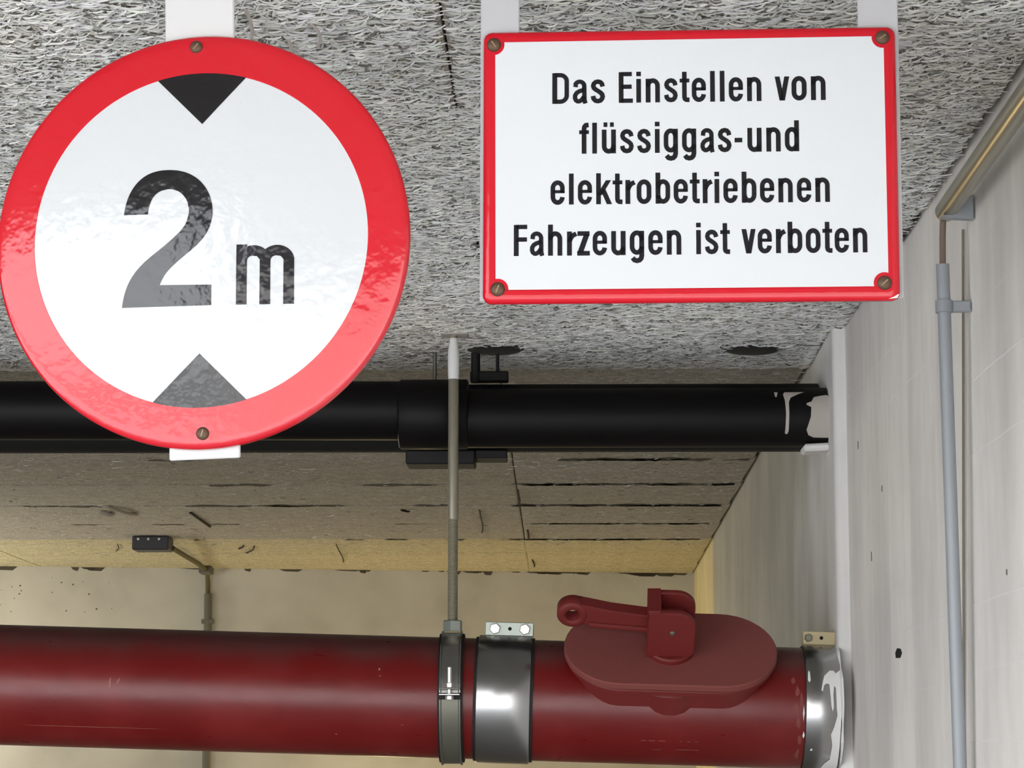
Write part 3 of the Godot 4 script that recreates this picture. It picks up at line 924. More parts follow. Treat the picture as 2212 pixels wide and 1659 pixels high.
func build_couplings() -> void:
	for e in [["pipe_coupling", "stainless steel band coupling left of the red cleanout, two bright bolts on top", -0.101, 0.0965, 0.117, M.zinc], ["pipe_coupling", "steel band coupling at the wall, splashed with white plaster", 0.4745, 0.062, 0.1165, M.yellow_zinc]]:
		var x: float = e[2]
		var w: float = e[3]
		var r: float = e[4]
		var wallside: bool = x > 0
		var o := thing(e[0], e[1], "pipe coupling", Vector3(x, red_y(x), RED_Z))
		o.rotation.z = SLOPE
		var b := MB.new()
		b.lathe([Vector2(0.114, w / 2), Vector2(r - 0.001, w / 2), Vector2(r, w / 2 - 0.0015), Vector2(r, -w / 2 + 0.0015), Vector2(r - 0.001, -w / 2), Vector2(0.114, -w / 2)], along_x(Vector3.ZERO), 96)
		put("steel_band", b.done(), M.steel, o)
		var g := MB.new()
		var gw := w / 2 + 0.0055 if not wallside else w / 2 + 0.001
		g.lathe([Vector2(0.111, gw), Vector2(0.1135, gw), Vector2(0.1135, -gw), Vector2(0.111, -gw), Vector2(0.111, gw)], along_x(Vector3.ZERO), 72)
		put("rubber_sleeve", g.done(), M.rubber, o)
		# clamping lugs folded up on top, drawn together by two bolts
		var bw: float = 0.089 if not wallside else 0.060
		for z in [0.012, -0.010]:
			put("clamp_plate", box_mesh(Vector3(bw, 0.025, 0.004), 0.001), e[5], o, Transform3D(Basis.IDENTITY, Vector3(0.006 if not wallside else 0.0, r + 0.0115, z)))
		var bolts := [-0.0275, 0.0275] if not wallside else [-0.020]
		for bx in bolts:
			var h := MB.new()
			var cx: float = bx + (0.007 if not wallside else 0.0)
			h.prism(hexagon(0.0106 if not wallside else 0.0075), 0.014, 0.020, 0.0012, Transform3D(Basis(Vector3.BACK, 0.3), Vector3(cx, r + 0.0115, 0)))
			h.lathe([Vector2(0.004, 0.014), Vector2(0.004, -0.022)], facing_z(Vector3(cx, r + 0.0115, 0)), 12)
			put("bolt", h.done(), M.bolt if not wallside else M.zinc_dull, o)
		var hd := MB.new()
		hd.lathe([Vector2(0, 0.0146), Vector2(0.0034, 0.0146), Vector2(0.0034, 0.013)], facing_z(Vector3(0.007 if not wallside else 0.004, r + 0.012, 0)), 14)
		put("bolt_hole", hd.done(), M.hole, o)
		if wallside:
			var sh := on_pipe(r + 0.0008)
			var splash := [
				[Vector2(0.045, 0.62), Vector2(0.034, 0.55), Vector2(0.030, 0.60), Vector2(0.022, 0.60), Vector2(0.010, 0.50), Vector2(0.006, 0.38), Vector2(0.003, 0.26), Vector2(0.006, 0.24), Vector2(0.009, 0.34), Vector2(0.014, 0.37), Vector2(0.020, 0.36), Vector2(0.0215, 0.22), Vector2(0.024, 0.02), Vector2(0.027, -0.06), Vector2(0.029, 0.0), Vector2(0.028, 0.2), Vector2(0.030, 0.34), Vector2(0.0335, 0.30), Vector2(0.035, 0.0), Vector2(0.037, -0.12), Vector2(0.031, -0.3), Vector2(0.025, -0.42), Vector2(0.029, -0.60), Vector2(0.027, -0.9), Vector2(0.016, -1.02), Vector2(0.010, -1.22), Vector2(0.045, -1.3)],
				[Vector2(-0.022, 0.60), Vector2(-0.024, 0.55), Vector2(-0.025, 0.42), Vector2(-0.022, 0.38), Vector2(-0.019, 0.42), Vector2(-0.020, 0.55)],
				[Vector2(-0.034, 0.02), Vector2(-0.0355, -0.1), Vector2(-0.034, -0.22), Vector2(-0.032, -0.1)],
				[Vector2(-0.033, -0.38), Vector2(-0.035, -0.46), Vector2(-0.0325, -0.50), Vector2(-0.030, -0.45)],
				[Vector2(-0.014, -0.68), Vector2(-0.017, -0.71), Vector2(-0.014, -0.73), Vector2(-0.011, -0.70)],
			]
			for pl in splash:
				var p := MB.new()
				var pv := PackedVector2Array()
				for q in pl: pv.append(Vector2(0.0308 - (0.045 - q.x) * 0.85, q.y))
				p.conform(pv, Vector2(0.012, 0.1), sh)
				put("plaster_splash", p.done(), M.plaster, o)
	# the plaster rings where the pipes go through the wall belong to the wall
	var w: Node3D = get_node("wall_right")
	for e in [[red_y(0.50), RED_Z, 0.1165, 0.124, 0.004]]:
		var c := MB.new()
		var n := 60
		var prof := [Vector2(e[2] - 0.012, e[4]), Vector2(e[2], e[4]), Vector2(lerpf(e[2], e[3], 0.7), e[4] * 0.55), Vector2(e[3], 0.0)]
		for k in n:
			for i in 3:
				var q := []
				for s in [[k, i], [k + 1, i], [k + 1, i + 1], [k, i + 1]]:
					var a: float = TAU * (s[0] % n) / n
					var wob: float = 1.0 + 0.05 * sin(a * 3.0 + 1.0) + 0.04 * sin(a * 7.0) + 0.025 * sin(a * 13.0 + 2.0)
					var pr: Vector2 = prof[s[1]]
					q.append(w.transform.affine_inverse() * Vector3(0.509 - pr.y * wob * (1.0 if s[1] < 3 else 0.0), e[0] + sin(a) * pr.x * wob, e[1] + cos(a) * pr.x * wob))
				var g: Vector3 = (q[1] - q[0]).cross(q[3] - q[0]).normalized()
				if g.x > 0: g = -g
				c.flat(q[0], q[1], q[2], q[3], g)
		put("plaster_collar", c.done(), M.plaster, w)
	var ledge := MB.new()
	ledge.box(Vector3(0.05, 0.014, 0.07), 0.004, Transform3D(Basis(Vector3.BACK, 0.05), w.transform.affine_inverse() * Vector3(0.487, 2.3400, -4.80)))
	put("plaster_ledge", ledge.done(), M.plaster, w)

func build_hanger() -> void:
	var x := -0.1963
	var yc := red_y(x)
	var o := thing("pipe_hanger", "steel rod hanger with a two-part clamp ring around the red pipe", "hanger", Vector3(x, yc, RED_Z))
	var top := CEIL - yc
	# ceiling plate
	put("ceiling_plate", box_mesh(Vector3(0.052, 0.006, 0.05), 0.0015), M.plaster_dull, o, Transform3D(Basis.IDENTITY, Vector3(0.002, top - 0.004, 0)))
	var r := 0.0098
	var rod := MB.new()
	rod.lathe([Vector2(0, top), Vector2(0.0068, top), Vector2(0.0068, top - 0.03), Vector2(r, top - 0.034), Vector2(r, 0.33)], Transform3D.IDENTITY, 24)
	put("rod", rod.done(), M.rod, o)
	var th := MB.new()
	var prof := []
	var y := 0.33
	while y > 0.125:
		prof.append(Vector2(r, y))
		prof.append(Vector2(r - 0.0011, y - 0.00125))
		y -= 0.0025
	th.lathe(prof, Transform3D.IDENTITY, 20)
	put("rod_thread", th.done(), M.rod, o)
	var pt := MB.new()
	pt.lathe([Vector2(0.0070, top - 0.012), Vector2(0.0085, top - 0.026), Vector2(0.0106, top - 0.036), Vector2(0.0108, top - 0.07), Vector2(0.0104, top - 0.082), Vector2(0.0096, top - 0.092)], Transform3D.IDENTITY, 24)
	put("paint_blob", pt.done(), M.plaster, o)
	var nut := MB.new()
	nut.prism(hexagon(0.0185), 0.122, 0.1425, 0.002, Transform3D(Basis(Vector3.RIGHT, -PI / 2) * Basis(Vector3.BACK, 0.35), Vector3.ZERO))
	put("nut", nut.done(), M.zinc, o)
	# the ring: rubber lining, then two channel halves with ears in front and behind
	var li := MB.new()
	li.lathe([Vector2(0.1125, 0.0225), Vector2(0.1178, 0.0225), Vector2(0.1178, -0.0225), Vector2(0.1125, -0.0225), Vector2(0.1125, 0.0225)], along_x(Vector3.ZERO), 72)
	put("rubber_lining", li.done(), M.rubber, o)
	for e in [["upper_half", 0.05, PI - 0.05, M.zinc_dull], ["lower_half", PI + 0.05, TAU - 0.05, M.steel]]:
		var h := MB.new()
		# lathe angle t: direction (cos t, sin t) maps to (-z, -y) in along_x, so shift to get angles from the front, upwards
		h.lathe([Vector2(0.118, 0.019), Vector2(0.1225, 0.019), Vector2(0.1225, 0.0165), Vector2(0.120, 0.0150), Vector2(0.120, -0.0150), Vector2(0.1225, -0.0165), Vector2(0.1225, -0.019), Vector2(0.118, -0.019)], along_x(Vector3.ZERO), 48, PI - e[1], PI - e[2])
		var s: float = 1.0 if e[0] == "upper_half" else -1.0
		for zz in [0.128, -0.128]:
			h.box(Vector3(0.038, 0.0032, 0.026), 0.0008, Transform3D(Basis.IDENTITY, Vector3(0, s * 0.0055 + 0.008, zz)))
		put(e[0], h.done(), e[3], o)
	for zz in [0.130, -0.130]:
		var bt := MB.new()
		bt.lathe([Vector2(0, 0.052), Vector2(0.004, 0.051), Vector2(0.004, -0.006)], Transform3D(Basis.IDENTITY, Vector3(0, 0, zz)), 14)
		bt.prism(hexagon(0.0075), 0.0155, 0.0235, 0.001, Transform3D(Basis(Vector3.RIGHT, -PI / 2), Vector3(0, 0, zz)))
		bt.prism(hexagon(0.0075), -0.006, 0.0005, 0.001, Transform3D(Basis(Vector3.RIGHT, -PI / 2), Vector3(0, 0, zz)))
		put("bolt", bt.done(), M.bolt, o)

# ------------------------------------------------------------------ signs
const DISC_R := 0.21075
const DOME := 0.012

func dome(x: float, y: float) -> float:
	return DOME * (1.0 - (x * x + y * y) / (DISC_R * DISC_R))

func on_dome(q: Vector2, lift: float) -> Array:
	var n := Vector3(2.0 * DOME * q.x / (DISC_R * DISC_R), 2.0 * DOME * q.y / (DISC_R * DISC_R), 1.0).normalized()
	return [Vector3(q.x, q.y, dome(q.x, q.y)) + n * lift, n]

func screw(parent: Node3D, at: Vector3, r: float, turn: float) -> void:
	var b := MB.new()
	b.lathe([Vector2(0, 0.0030), Vector2(r * 0.55, 0.0027), Vector2(r * 0.85, 0.0018), Vector2(r, 0.0), Vector2(r, -0.004)], facing_z(at), 24)
	var s := put("screw", b.done(), M.screw, parent)
	put("slot", box_mesh(Vector3(r * 1.1, r * 0.22, 0.0006), 0.0001), M.screw_slot, s, Transform3D(Basis(Vector3.BACK, turn), at + Vector3(0, 0, 0.0030)))

func smooth_poly(p: PackedVector2Array, keep: Array) -> PackedVector2Array:
	var cur := p
	var sharp := {}
	for k in keep: sharp[p[k]] = true
	for pass_no in 2:
		var out := PackedVector2Array()
		var n := cur.size()
		for i in n:
			var a := cur[i]
			var b := cur[(i + 1) % n]
			if sharp.has(a): out.append(a)
			else: out.append(a.lerp(b, 0.25))
			if not sharp.has(b): out.append(a.lerp(b, 0.75))
			elif sharp.has(a): pass
		cur = out
	return cur

func build_round_sign() -> void:
	var at := Transform3D(Basis(Vector3.UP, -0.10223), Vector3(-0.3566, 2.2681, -2.49))
	var o := thing("height_limit_sign", "round white enamel sign with a red rim reading 2 m", "sign", at.origin)
	o.transform = at
	var face := MB.new()
	var prof := []
	for i in 15:
		var r := 0.1706 * i / 14.0
		prof.append(Vector2(r, dome(r, 0)))
	face.lathe(prof, facing_z(Vector3.ZERO), 128)
	put("white_face", face.done(), M.disc_white, o)
	var rim := MB.new()
	prof = [Vector2(0.1695, dome(0.1695, 0) - 0.001)]
	for i in 7:
		var r := lerpf(0.1702, 0.2045, i / 6.0)
		prof.append(Vector2(r, dome(r, 0) + 0.0005))
	prof.append_array([Vector2(0.2075, dome(0.2075, 0) - 0.0002), Vector2(0.2097, -0.0010), Vector2(0.21075, -0.0035), Vector2(0.21075, -0.008), Vector2(0.2085, -0.009)])
	rim.lathe(prof, facing_z(Vector3.ZERO), 160)
	put("red_rim", rim.done(), M.disc_red, o)
	var back := MB.new()
	back.lathe([Vector2(0.2090, -0.009), Vector2(0.2075, -0.009), Vector2(0.2065, -0.003), Vector2(0.17, 0.0015), Vector2(0.1, 0.006), Vector2(0.0, 0.009)], facing_z(Vector3.ZERO), 96)
	put("sign_back", back.done(), M.sign_back, o)
	var lift := func(q: Vector2) -> Array: return on_dome(q, 0.0004)
	# black wedges above and below
	for s in [1.0, -1.0]:
		var w := PackedVector2Array([Vector2(0.0012 if s > 0 else 0.0026, s * 0.1165)])
		var half := 0.0455 if s > 0 else 0.0475
		var cx := -0.001 if s > 0 else 0.0024
		for i in 13:
			var x := cx + lerpf(-half, half, i / 12.0)
			w.append(Vector2(x, s * sqrt(0.1703 * 0.1703 - x * x)))
		var b := MB.new()
		if Geometry2D.is_polygon_clockwise(w): w.reverse()
		b.conform(w, Vector2(0.012, 0.012), lift)
		put("black_wedge", b.done(), M.disc_black, o)
	# the numeral
	var two := PackedVector2Array()
	for p in [[95, 560], [105, 480], [135, 370], [185, 270], [255, 185], [345, 122], [450, 88], [560, 78], [680, 86], [790, 115], [890, 170], [970, 245], [1030, 335], [1068, 440], [1081, 550], [1070, 650], [1035, 750], [975, 840], [890, 925], [780, 1015], [680, 1095], [600, 1172], [548, 1240], [508, 1328], [1078, 1336], [1078, 1556], [93, 1562], [103, 1480], [130, 1375], [175, 1270], [240, 1175], [325, 1085], [430, 1000], [540, 918], [650, 825], [735, 745], [785, 675], [812, 600], [820, 530], [808, 455], [772, 382], [712, 322], [642, 293], [575, 289], [500, 306], [440, 345], [397, 405], [371, 480], [362, 560]]:
		two.append(Vector2(-0.08548 + p[0] * 0.00009247, 0.07734 - p[1] * 0.00009385))
	two = smooth_poly(two, [0, 23, 24, 25, 26, 48])
	if Geometry2D.is_polygon_clockwise(two): two.reverse()
	var nb := MB.new()
	nb.conform(two, Vector2(0.012, 0.012), lift)
	put("numeral", nb.done(), M.disc_black, o)
	var mb := MB.new()
	var rib := []
	var mk := func(x: float, y: float) -> Vector2: return Vector2(-0.08548 + x * 0.00009247, 0.07734 - y * 0.00009385)
	var stems := [[1405.0, 912.0, 1555.0], [1660.0, 1060.0, 1555.0], [1917.0, 1060.0, 1555.0]]
	for s in stems:
		var a: Vector2 = mk.call(s[0] - 58, s[1])
		var b: Vector2 = mk.call(s[0] + 58, s[2])
		rib.append(PackedVector2Array([Vector2(a.x, b.y), Vector2(b.x, b.y), Vector2(b.x, a.y), Vector2(a.x, a.y)]))
	for a in [[1405.0, 1660.0], [1660.0, 1917.0]]:
		var cx: float = (a[0] + a[1]) / 2
		var rx: float = (a[1] - a[0]) / 2
		var arch := PackedVector2Array()
		for i in 17:
			var t := PI * i / 16.0
			arch.append(mk.call(cx - cos(t) * (rx + 58), 1085 - sin(t) * 163 * (1.0 if t > PI / 2 else 1.0)))
		for i in 17:
			var t := PI - PI * i / 16.0
			arch.append(mk.call(cx - cos(t) * (rx - 58), 1085 - sin(t) * 52))
		# the arch springs from the stem: trim what would stick out to the left of it
		var cut := PackedVector2Array([mk.call(a[0] - 50, 800), mk.call(a[0] - 50, 1200), mk.call(a[1] + 90, 1200), mk.call(a[1] + 90, 800)])
		for piece in Geometry2D.intersect_polygons(arch, cut):
			rib.append(piece)
	var shape := []
	for p in rib:
		if Geometry2D.is_polygon_clockwise(p): p.reverse()
		mb.conform(p, Vector2(0.012, 0.012), lift)
	put("letter", mb.done(), M.disc_black, o)
	screw(o, Vector3(-0.0080, 0.1984, dome(0, 0.1984) + 0.0008), 0.0066, 0.9)
	screw(o, Vector3(0.0058, -0.1955, dome(0, 0.1955) + 0.0008), 0.0066, 1.3)
	# flat bar that carries it
	var st := thing("mounting_strap", "wide white flat bar holding the round sign to the ceiling", "bracket", at.origin)
	st.transform = at * Transform3D(Basis(Vector3.BACK, 0.030), Vector3(-0.0015, 0, -0.0125))
	var up := (CEIL - 2.2681) - 0.001
	var lo := -0.2195
	put("bar", box_mesh(Vector3(0.0715, up - lo, 0.005), 0.0012), M.strap_white, st, Transform3D(Basis.IDENTITY, Vector3(0, (up + lo) / 2, 0)))
	put("foot", box_mesh(Vector3(0.0715, 0.005, 0.06), 0.0012), M.strap_white, st, Transform3D(Basis.IDENTITY, Vector3(0, up - 0.004, -0.03)))

func rounded_ring(w: float, h: float, r: float, n := 6) -> Array:
	var out := []
	for c in [[1, 1, 0.0], [-1, 1, PI / 2], [-1, -1, PI], [1, -1, PI * 1.5]]:
		for i in n + 1:
			var a: float = c[2] + PI / 2 * i / n
			out.append(Vector2(c[0] * (w / 2 - r) + cos(a) * r, c[1] * (h / 2 - r) + sin(a) * r))
	return out

const GLYPH := {
	"D": [35.6, 5.5, 4.0, "10 5,0 5,68|9 5,63.5 16.6,63.5 @16.6,49.5,14,14,90,0 @16.6,18.5,14,14,0,-90 5,4.5"],
	"E": [31.0, 5.5, 2.5, "10 5,0 5,68|9 5,63.5 29,63.5|9 5,35.5 28.5,35.5|9 5,4.5 31,4.5"],
	"F": [29.0, 5.5, 2.0, "10 5,0 5,68|9 5,63.5 29,63.5|9 5,36 28.5,36"],
	"a": [30.0, 4.0, 4.5, "9 5.6,36.5 6.2,40 @14.7,38.3,9.8,10.2,150,0 24.8,10 25.2,6 27,0|9 24.5,31.5 20,29 13.5,27 8.2,23.5 5,18 4.6,12.5 6.5,7.4 10,4.9 13,4.7 17,6.4 20.5,10 24.5,16"],
	"b": [31.8, 5.5, 4.0, "10 5,0 5,68|9.6 5,36 @16.2,35.5,10.6,12.8,180,0 26.8,18 @16.2,17.5,10.6,12.8,0,-180"],
	"d": [31.0, 4.0, 5.5, "10 26,0 26,68|9.6 26,36 @15.4,35.5,10.4,12.8,0,180 5,18 @15.4,17.5,10.4,12.8,180,360"],
	"e": [31.0, 4.0, 4.0, "6.5 5,28.5 30.6,28.5|9.6 26,26 26,36 @15.5,36,10.6,12.3,0,180 4.9,18 @15.5,17.5,10.6,12.8,180,356"],
	"f": [22.0, 1.0, 1.5, "9.8 10.8,0 10.8,54 11.8,59.5 14.6,62.6 21,63.3|8 0,47.5 21.5,47.5"],
	"g": [31.0, 4.0, 5.5, "10 26,52.5 26,-2 24.6,-7.6 21.2,-11.2 15.6,-12.6 10,-11 6.2,-6|9.6 26,36 @15.4,35.5,10.4,12.8,0,180 5,18 @15.4,18.3,10.4,12.8,180,360"],
	"h": [30.5, 5.5, 5.5, "10 5,0 5,68|9.8 5,34 @15.3,36.5,10.3,11.6,172,0 25.6,0"],
	"i": [9.8, 5.5, 5.5, "9.8 4.9,0 4.9,52.5|9.8 4.9,58.5 4.9,68.5"],
	"k": [34.7, 5.5, 1.0, "9.8 5,0 5,68|/ 27,52.5 7,20 11.5|/ 15,32 29,0 11.5"],
	"l": [9.8, 5.8, 5.8, "9.8 4.9,0 4.9,68"],
	"n": [31.0, 5.5, 5.5, "10 5,0 5,52.5|9.8 5,34 @15.5,36.5,10.5,11.8,172,0 26,0"],
	"o": [32.0, 4.2, 4.2, "9.8 27,26 27,35.5 @16,35.5,11,12.8,0,180 5,17.5 @16,17.5,11,12.8,180,360 27,26"],
	"r": [20.0, 5.5, 0.5, "10 5,0 5,52.5|9.6 5,30 7.5,37 12,43.5 20,47.6"],
	"s": [30.0, 4.0, 4.0, "9.4 25.2,37 23.6,43.2 20,47 15.2,48.2 10.2,47 6.5,43.5 5.2,38.6 6.6,34 10.5,30.4 15,27.6 20,24.2 23.8,20.2 25.2,15 23.8,9.8 20.4,6 15.2,4.7 9.8,6 6,10 4.8,16.4"],
	"t": [22.0, 0.5, 1.0, "9.6 10.5,67 10.5,11 11.6,7 14.6,5 21.6,4.6|8 0,47.5 21.5,47.5"],
	"u": [30.8, 5.5, 5.5, "10 25.8,0 25.8,52.5|9.8 5,52.5 5,16 @15.2,15.8,10.2,11.2,180,352 25.8,19"],
	"ü": [30.8, 5.5, 5.5, "10 25.8,0 25.8,52.5|9.8 5,52.5 5,16 @15.2,15.8,10.2,11.2,180,352 25.8,19|8 8,58.5 8,68.5|8 22.2,58.5 22.2,68.5"],
	"v": [31.5, 0.5, 0.5, "/ 5.4,53 15.3,0 10.6|/ 26.1,53 16.2,0 10.6"],
	"z": [27.5, 1.5, 2.5, "9.4 0.5,47.8 27,47.8|9.4 0,4.7 27.5,4.7|/ 21,46 6.5,6 12.4"],
	"-": [17.0, 3.0, 6.0, "9.4 0,26 17,26"],
}

func glyph(b: MB, ch: String, at: Vector2, sc: Vector2, z0: float, z1: float) -> void:
	for part in (GLYPH[ch][3] as String).split("|"):
		var tok := part.split(" ", false)
		if tok[0] == "/":
			var a := tok[1].split_floats(",")
			var c := tok[2].split_floats(",")
			var w := float(tok[3]) / 2
			var q := []
			for p in [Vector2(a[0] - w, a[1]), Vector2(a[0] + w, a[1]), Vector2(c[0] + w, c[1]), Vector2(c[0] - w, c[1])]:
				q.append(p * sc + at)
			b.strip4(q, z0, z1)
			continue
		var pts := PackedVector2Array()
		for i in range(1, tok.size()):
			if tok[i].begins_with("@"):
				var f := tok[i].substr(1).split_floats(",")
				for k in 15:
					var t := deg_to_rad(lerpf(f[4], f[5], k / 14.0))
					var p := Vector2(f[0] + cos(t) * f[2], f[1] + sin(t) * f[3])
					if pts.is_empty() or pts[-1].distance_to(p) > 0.3: pts.append(p)
			else:
				var f := tok[i].split_floats(",")
				var p := Vector2(f[0], f[1])
				if pts.is_empty() or pts[-1].distance_to(p) > 0.3: pts.append(p)
		b.ribbon(pts, float(tok[0]) * 1.06, z0, z1, sc, at)

func build_text_sign() -> void:
	var at := Transform3D(Basis(Vector3.UP, -0.04005) * Basis(Vector3.BACK, -0.00236), Vector3(0.13193, 2.34366, -2.49))
	var o := thing("prohibition_sign", "rectangular white enamel sign with red border and four lines of text", "sign", at.origin)
	o.transform = at
	var W := 0.41445
	var H := 0.27985
	# red enamel: the edge rolls back all round
	var b := MB.new()
	var rings := []
	for e in [[0.001, -0.0095], [0.0, -0.008], [0.0, -0.0052], [0.0006, -0.0034], [0.0018, -0.0018], [0.0036, -0.0007], [0.0060, -0.0001], [0.0085, 0.0], [0.013, 0.0]]:
		rings.append([rounded_ring(W - 2 * e[0], H - 2 * e[0], maxf(0.009 - e[0] * 0.6, 0.002)), e[1]])
	var cnt: int = rings[0][0].size()
	var nrm := []
	for l in rings.size():
		var row := []
		for i in cnt:
			var l0 := maxi(l - 1, 0)
			var l1 := mini(l + 1, rings.size() - 1)
			var tang := Vector3(rings[l1][0][i].x - rings[l0][0][i].x, rings[l1][0][i].y - rings[l0][0][i].y, rings[l1][1] - rings[l0][1])
			var p0: Vector2 = rings[l][0][(i + cnt - 1) % cnt]
			var p1: Vector2 = rings[l][0][(i + 1) % cnt]
			var along := Vector3(p1.x - p0.x, p1.y - p0.y, 0)
			var nn := along.cross(tang).normalized()
			if nn.z < -0.01 or (absf(nn.z) <= 0.01 and nn.dot(Vector3(p0.x, p0.y, 0)) < 0): nn = -nn
			row.append(nn if l < rings.size() - 2 else Vector3.BACK)
		nrm.append(row)
	for l in rings.size() - 1:
		for i in cnt:
			var j := (i + 1) % cnt
			var A: Array = rings[l][0]
			var B: Array = rings[l + 1][0]
			b.quad(Vector3(A[i].x, A[i].y, rings[l][1]), Vector3(A[j].x, A[j].y, rings[l][1]), Vector3(B[j].x, B[j].y, rings[l + 1][1]), Vector3(B[i].x, B[i].y, rings[l + 1][1]), nrm[l][i], nrm[l][j], nrm[l + 1][j], nrm[l + 1][i])
	b.flat(Vector3(-W / 2 + 0.0125, -H / 2 + 0.0125, 0), Vector3(W / 2 - 0.0125, -H / 2 + 0.0125, 0), Vector3(W / 2 - 0.0125, H / 2 - 0.0125, 0), Vector3(-W / 2 + 0.0125, H / 2 - 0.0125, 0), Vector3.BACK)
	put("red_border", b.done(), M.enamel_red, o)
	var bk := MB.new()
	bk.box(Vector3(W - 0.004, H - 0.004, 0.002), 0.0005, Transform3D(Basis.IDENTITY, Vector3(0, 0, -0.0085)))
	put("sign_back", bk.done(), M.sign_back, o)
	# white field with hollowed corners round the screws
	var sc := [Vector2(0.1941, 0.1277), Vector2(-0.1965, 0.1257), Vector2(-0.1919, -0.1259), Vector2(0.1916, -0.1227)]
	var f := PackedVector2Array([Vector2(-0.1940, -0.1266), Vector2(0.1955, -0.1260), Vector2(0.1952, 0.1291), Vector2(-0.1951, 0.1281)])
	for c in sc:
		var cut := Geometry2D.clip_polygons(f, circle(c, 0.0108, 28))
		f = cut[0]
	var fb := MB.new()
	fb.prism(f, -0.0005, 0.0004, 0.0, Transform3D.IDENTITY)
	put("white_field", fb.done(), M.enamel_white, o)
	for i in 4:
		screw(o, Vector3(sc[i].x, sc[i].y, 0.0006), 0.0072, [0.6, 2.2, 1.2, 0.75][i])
	var chip := MB.new()
	chip.prism(PackedVector2Array([Vector2(0.1955, -0.1385), Vector2(0.2040, -0.1375), Vector2(0.2062, -0.1335), Vector2(0.2035, -0.1345), Vector2(0.2000, -0.1365)]), -0.006, -0.0012, 0.0003)
	put("enamel_chip", chip.done(), M.plaster, o)
	# lettering
	var unit := 0.0004665
	for wd in [["Das", -0.1372, -0.0844, 0.0634], ["Einstellen", -0.0703, 0.0724, 0.0636], ["von", 0.0859, 0.1365, 0.0639], ["flüssiggas-und", -0.1103, 0.1093, 0.0116], ["elektrobetriebenen", -0.1390, 0.1390, -0.0404], ["Fahrzeugen", -0.1757, -0.0089, -0.0924], ["ist", 0.0062, 0.0397, -0.0922], ["verboten", 0.0510, 0.1752, -0.0919]]:
		var word: String = wd[0]
		var total := 0.0
		for i in word.length():
			var g: Array = GLYPH[word[i]]
			total += g[0]
			if i > 0: total += g[1]
			if i < word.length() - 1: total += g[2]
		var sx: float = (wd[2] - wd[1]) / total
		var pen: float = wd[1]
		var t := MB.new()
		for i in word.length():
			var g: Array = GLYPH[word[i]]
			if i > 0: pen += g[1] * sx
			glyph(t, word[i], Vector2(pen, wd[3]), Vector2(sx, unit), 0.0002, 0.0007)
			pen += g[0] * sx
			if i < word.length() - 1: pen += g[2] * sx
		put("lettering", t.done(), M.enamel_black, o)
	for e in [[-0.191, 0.0395, "narrow grey flat bar behind the text sign's edge nearer the round sign"], [0.191, 0.0405, "narrow grey flat bar behind the text sign's edge nearer the wall conduit"]]:
		var st := thing("mounting_strap", e[2], "bracket", at.origin, "flat bars holding the text sign")
		st.transform = at * Transform3D(Basis.IDENTITY, Vector3(e[0], 0, -0.0126))
		var up := CEIL - 2.34366 - 0.001
		var lo := -0.136
		put("bar", box_mesh(Vector3(e[1], up - lo, 0.004), 0.001), M.strap_grey, st, Transform3D(Basis.IDENTITY, Vector3(0, (up + lo) / 2, 0)))
		put("foot", box_mesh(Vector3(e[1], 0.004, 0.05), 0.001), M.strap_grey, st, Transform3D(Basis.IDENTITY, Vector3(0, up - 0.003, -0.025)))

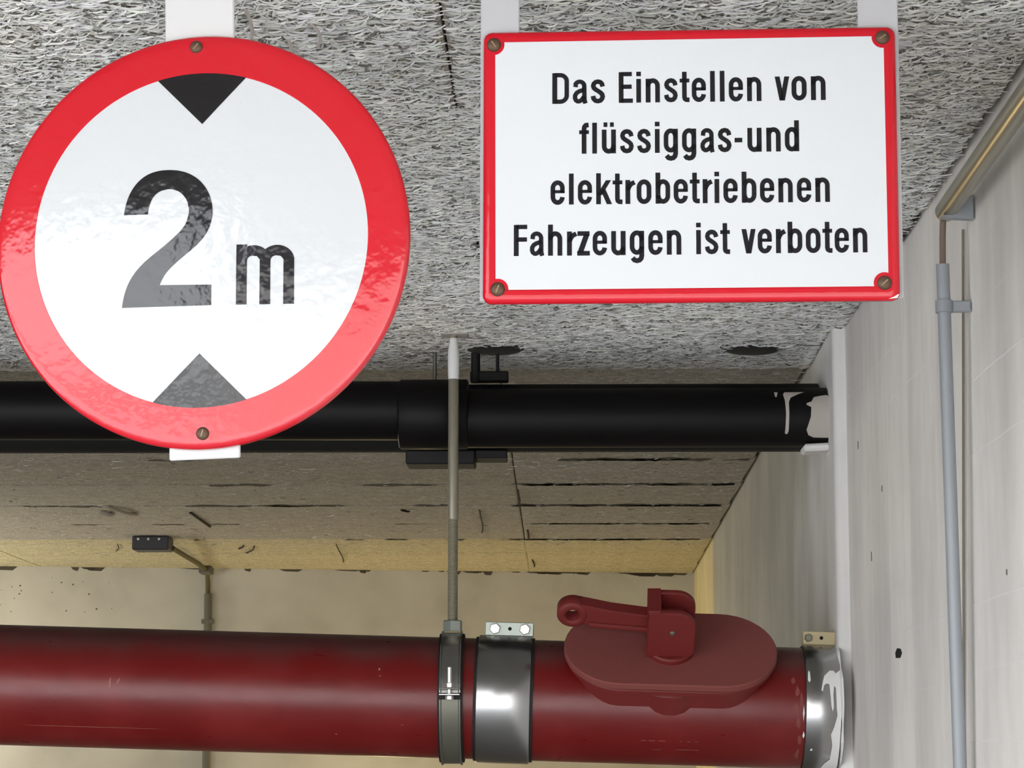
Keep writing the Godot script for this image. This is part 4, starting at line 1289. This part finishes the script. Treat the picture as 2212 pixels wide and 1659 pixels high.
# ------------------------------------------------------------------ conduits on the right-hand wall
func build_wall_services() -> void:
	var c := thing("steel_conduit", "shiny steel conduit running along the top of the right wall", "conduit", Vector3(0.510, 2.4685, -3.29))
	var t := MB.new()
	t.lathe([Vector2(0.0105, 0.0), Vector2(0.0135, 0.0), Vector2(0.0140, 0.002), Vector2(0.0140, 1.84), Vector2(0, 1.84)], Transform3D(Basis(Vector3(1, 0, 0), Vector3(0, 0, 1), Vector3(0, -1, 0)), Vector3.ZERO), 32)
	t.lathe([Vector2(0.0, 0.02), Vector2(0.0105, 0.02), Vector2(0.0105, 0.0)], Transform3D(Basis(Vector3(1, 0, 0), Vector3(0, 0, 1), Vector3(0, -1, 0)), Vector3.ZERO), 24)
	put("tube", t.done(), M.conduit_steel, c)
	for z in [0.035, 0.9, 1.7]:
		var s := MB.new()
		s.prism(PackedVector2Array([Vector2(-0.012, -0.0165), Vector2(0.030, -0.0185), Vector2(0.030, 0.014), Vector2(0.022, 0.010), Vector2(0.012, -0.005), Vector2(0.002, -0.0125), Vector2(-0.010, -0.013)]), -0.008, 0.008, 0.001, Transform3D(Basis.IDENTITY, Vector3(0, 0, z)))
		put("saddle_clip", s.done(), M.conduit_grey, c)
	var g := thing("grey_conduit", "grey plastic conduit standing upright on the right wall", "conduit", Vector3(0.505, 2.399, -3.293))
	var tb := MB.new()
	tb.tube([Vector3(0, 0, 0), Vector3(0.015, -0.652, -0.06), Vector3(0.022, -2.395, -0.10)], 0.0088, 20)
	put("tube", tb.done(), M.conduit_grey, g)
	var cl := MB.new()
	var y := -0.056
	cl.lathe([Vector2(0.0086, -0.008), Vector2(0.0115, -0.008), Vector2(0.0115, 0.008), Vector2(0.0086, 0.008), Vector2(0.0086, -0.008)], Transform3D(Basis.IDENTITY, Vector3(0.0013, y, -0.005)), 20)
	cl.box(Vector3(0.024, 0.0145, 0.012), 0.0015, Transform3D(Basis.IDENTITY, Vector3(0.0235, y, -0.005)))
	put("clip", cl.done(), M.conduit_grey, g)
	var cb := thing("cable", "thin brown cable leaving the steel conduit for the grey one", "cable", Vector3(0.507, 2.464, -3.285))
	var ct := MB.new()
	ct.tube([Vector3(0.002, 0.003, 0.03), Vector3(0.001, 0.002, 0.0), Vector3(0.0, -0.006, -0.008), Vector3(-0.001, -0.03, -0.009), Vector3(-0.002, -0.08, -0.008)], 0.0042, 12)
	put("cable_run", ct.done(), M.cable_brown, cb)
	var th := thing("cable", "thin dark strand added as the shadow line of the conduit down the right wall", "cable", Vector3(WALL - 0.0018, 2.452, -3.325))  # strand added to draw the contact shadow line beside the grey conduit
	var tt := MB.new()
	tt.tube([Vector3(0, 0, 0), Vector3(0, -0.67, -0.105), Vector3(0, -2.44, -0.12)], 0.0018, 8)
	put("cable_run", tt.done(), M.conduit_shadow_line, th)

func build_back_services() -> void:
	var o := thing("junction_box", "small dark box with three bright studs on the ceiling near the back wall", "junction box", Vector3(-1.452, CEIL, -9.07))
	put("case", box_mesh(Vector3(0.130, 0.050, 0.12), 0.004), M.box_dark, o, Transform3D(Basis.IDENTITY, Vector3(0, -0.0255, 0)))
	for x in [-0.042, -0.006, 0.032]:
		var s := MB.new()
		s.lathe([Vector2(0, 0.006), Vector2(0.004, 0.005), Vector2(0.006, 0.0), Vector2(0.006, -0.004)], facing_z(Vector3(x, -0.012, 0.06)), 12)
		put("stud", s.done(), M.bolt, o)
	var c := thing("cable", "olive cable from the dark junction box to the back wall", "cable", Vector3(-1.39, CEIL - 0.02, -9.12))
	var t := MB.new()
	t.tube([Vector3(0, -0.015, 0), Vector3(-0.01, -0.012, -0.4), Vector3(-0.035, 0.0, -0.9), Vector3(-0.06, 0.006, -1.3), Vector3(-0.066, -0.002, -1.40), Vector3(-0.066, -0.03, -1.425), Vector3(-0.064, -0.13, -1.425)], 0.0095, 12)
	put("cable_run", t.done(), M.cable_olive, c)
	var k := MB.new()
	k.box(Vector3(0.05, 0.03, 0.10), 0.004, Transform3D(Basis.IDENTITY, Vector3(-0.06, 0.004, -1.33)))
	put("cable_clip", k.done(), M.box_grey, c)
	var g := thing("wall_conduit", "dull grey conduit going down the back wall behind the red pipe", "conduit", Vector3(-1.452, 2.447, -10.535))
	var tb := MB.new()
	tb.tube([Vector3(0, 0, 0), Vector3(0.004, -0.7, 0), Vector3(0.004, -2.44, 0)], 0.0165, 14)
	put("tube", tb.done(), M.box_grey, g)
	var cl := MB.new()
	cl.box(Vector3(0.05, 0.018, 0.03), 0.002, Transform3D(Basis.IDENTITY, Vector3(0.0, -0.115, 0)))
	put("clip", cl.done(), M.box_grey, g)
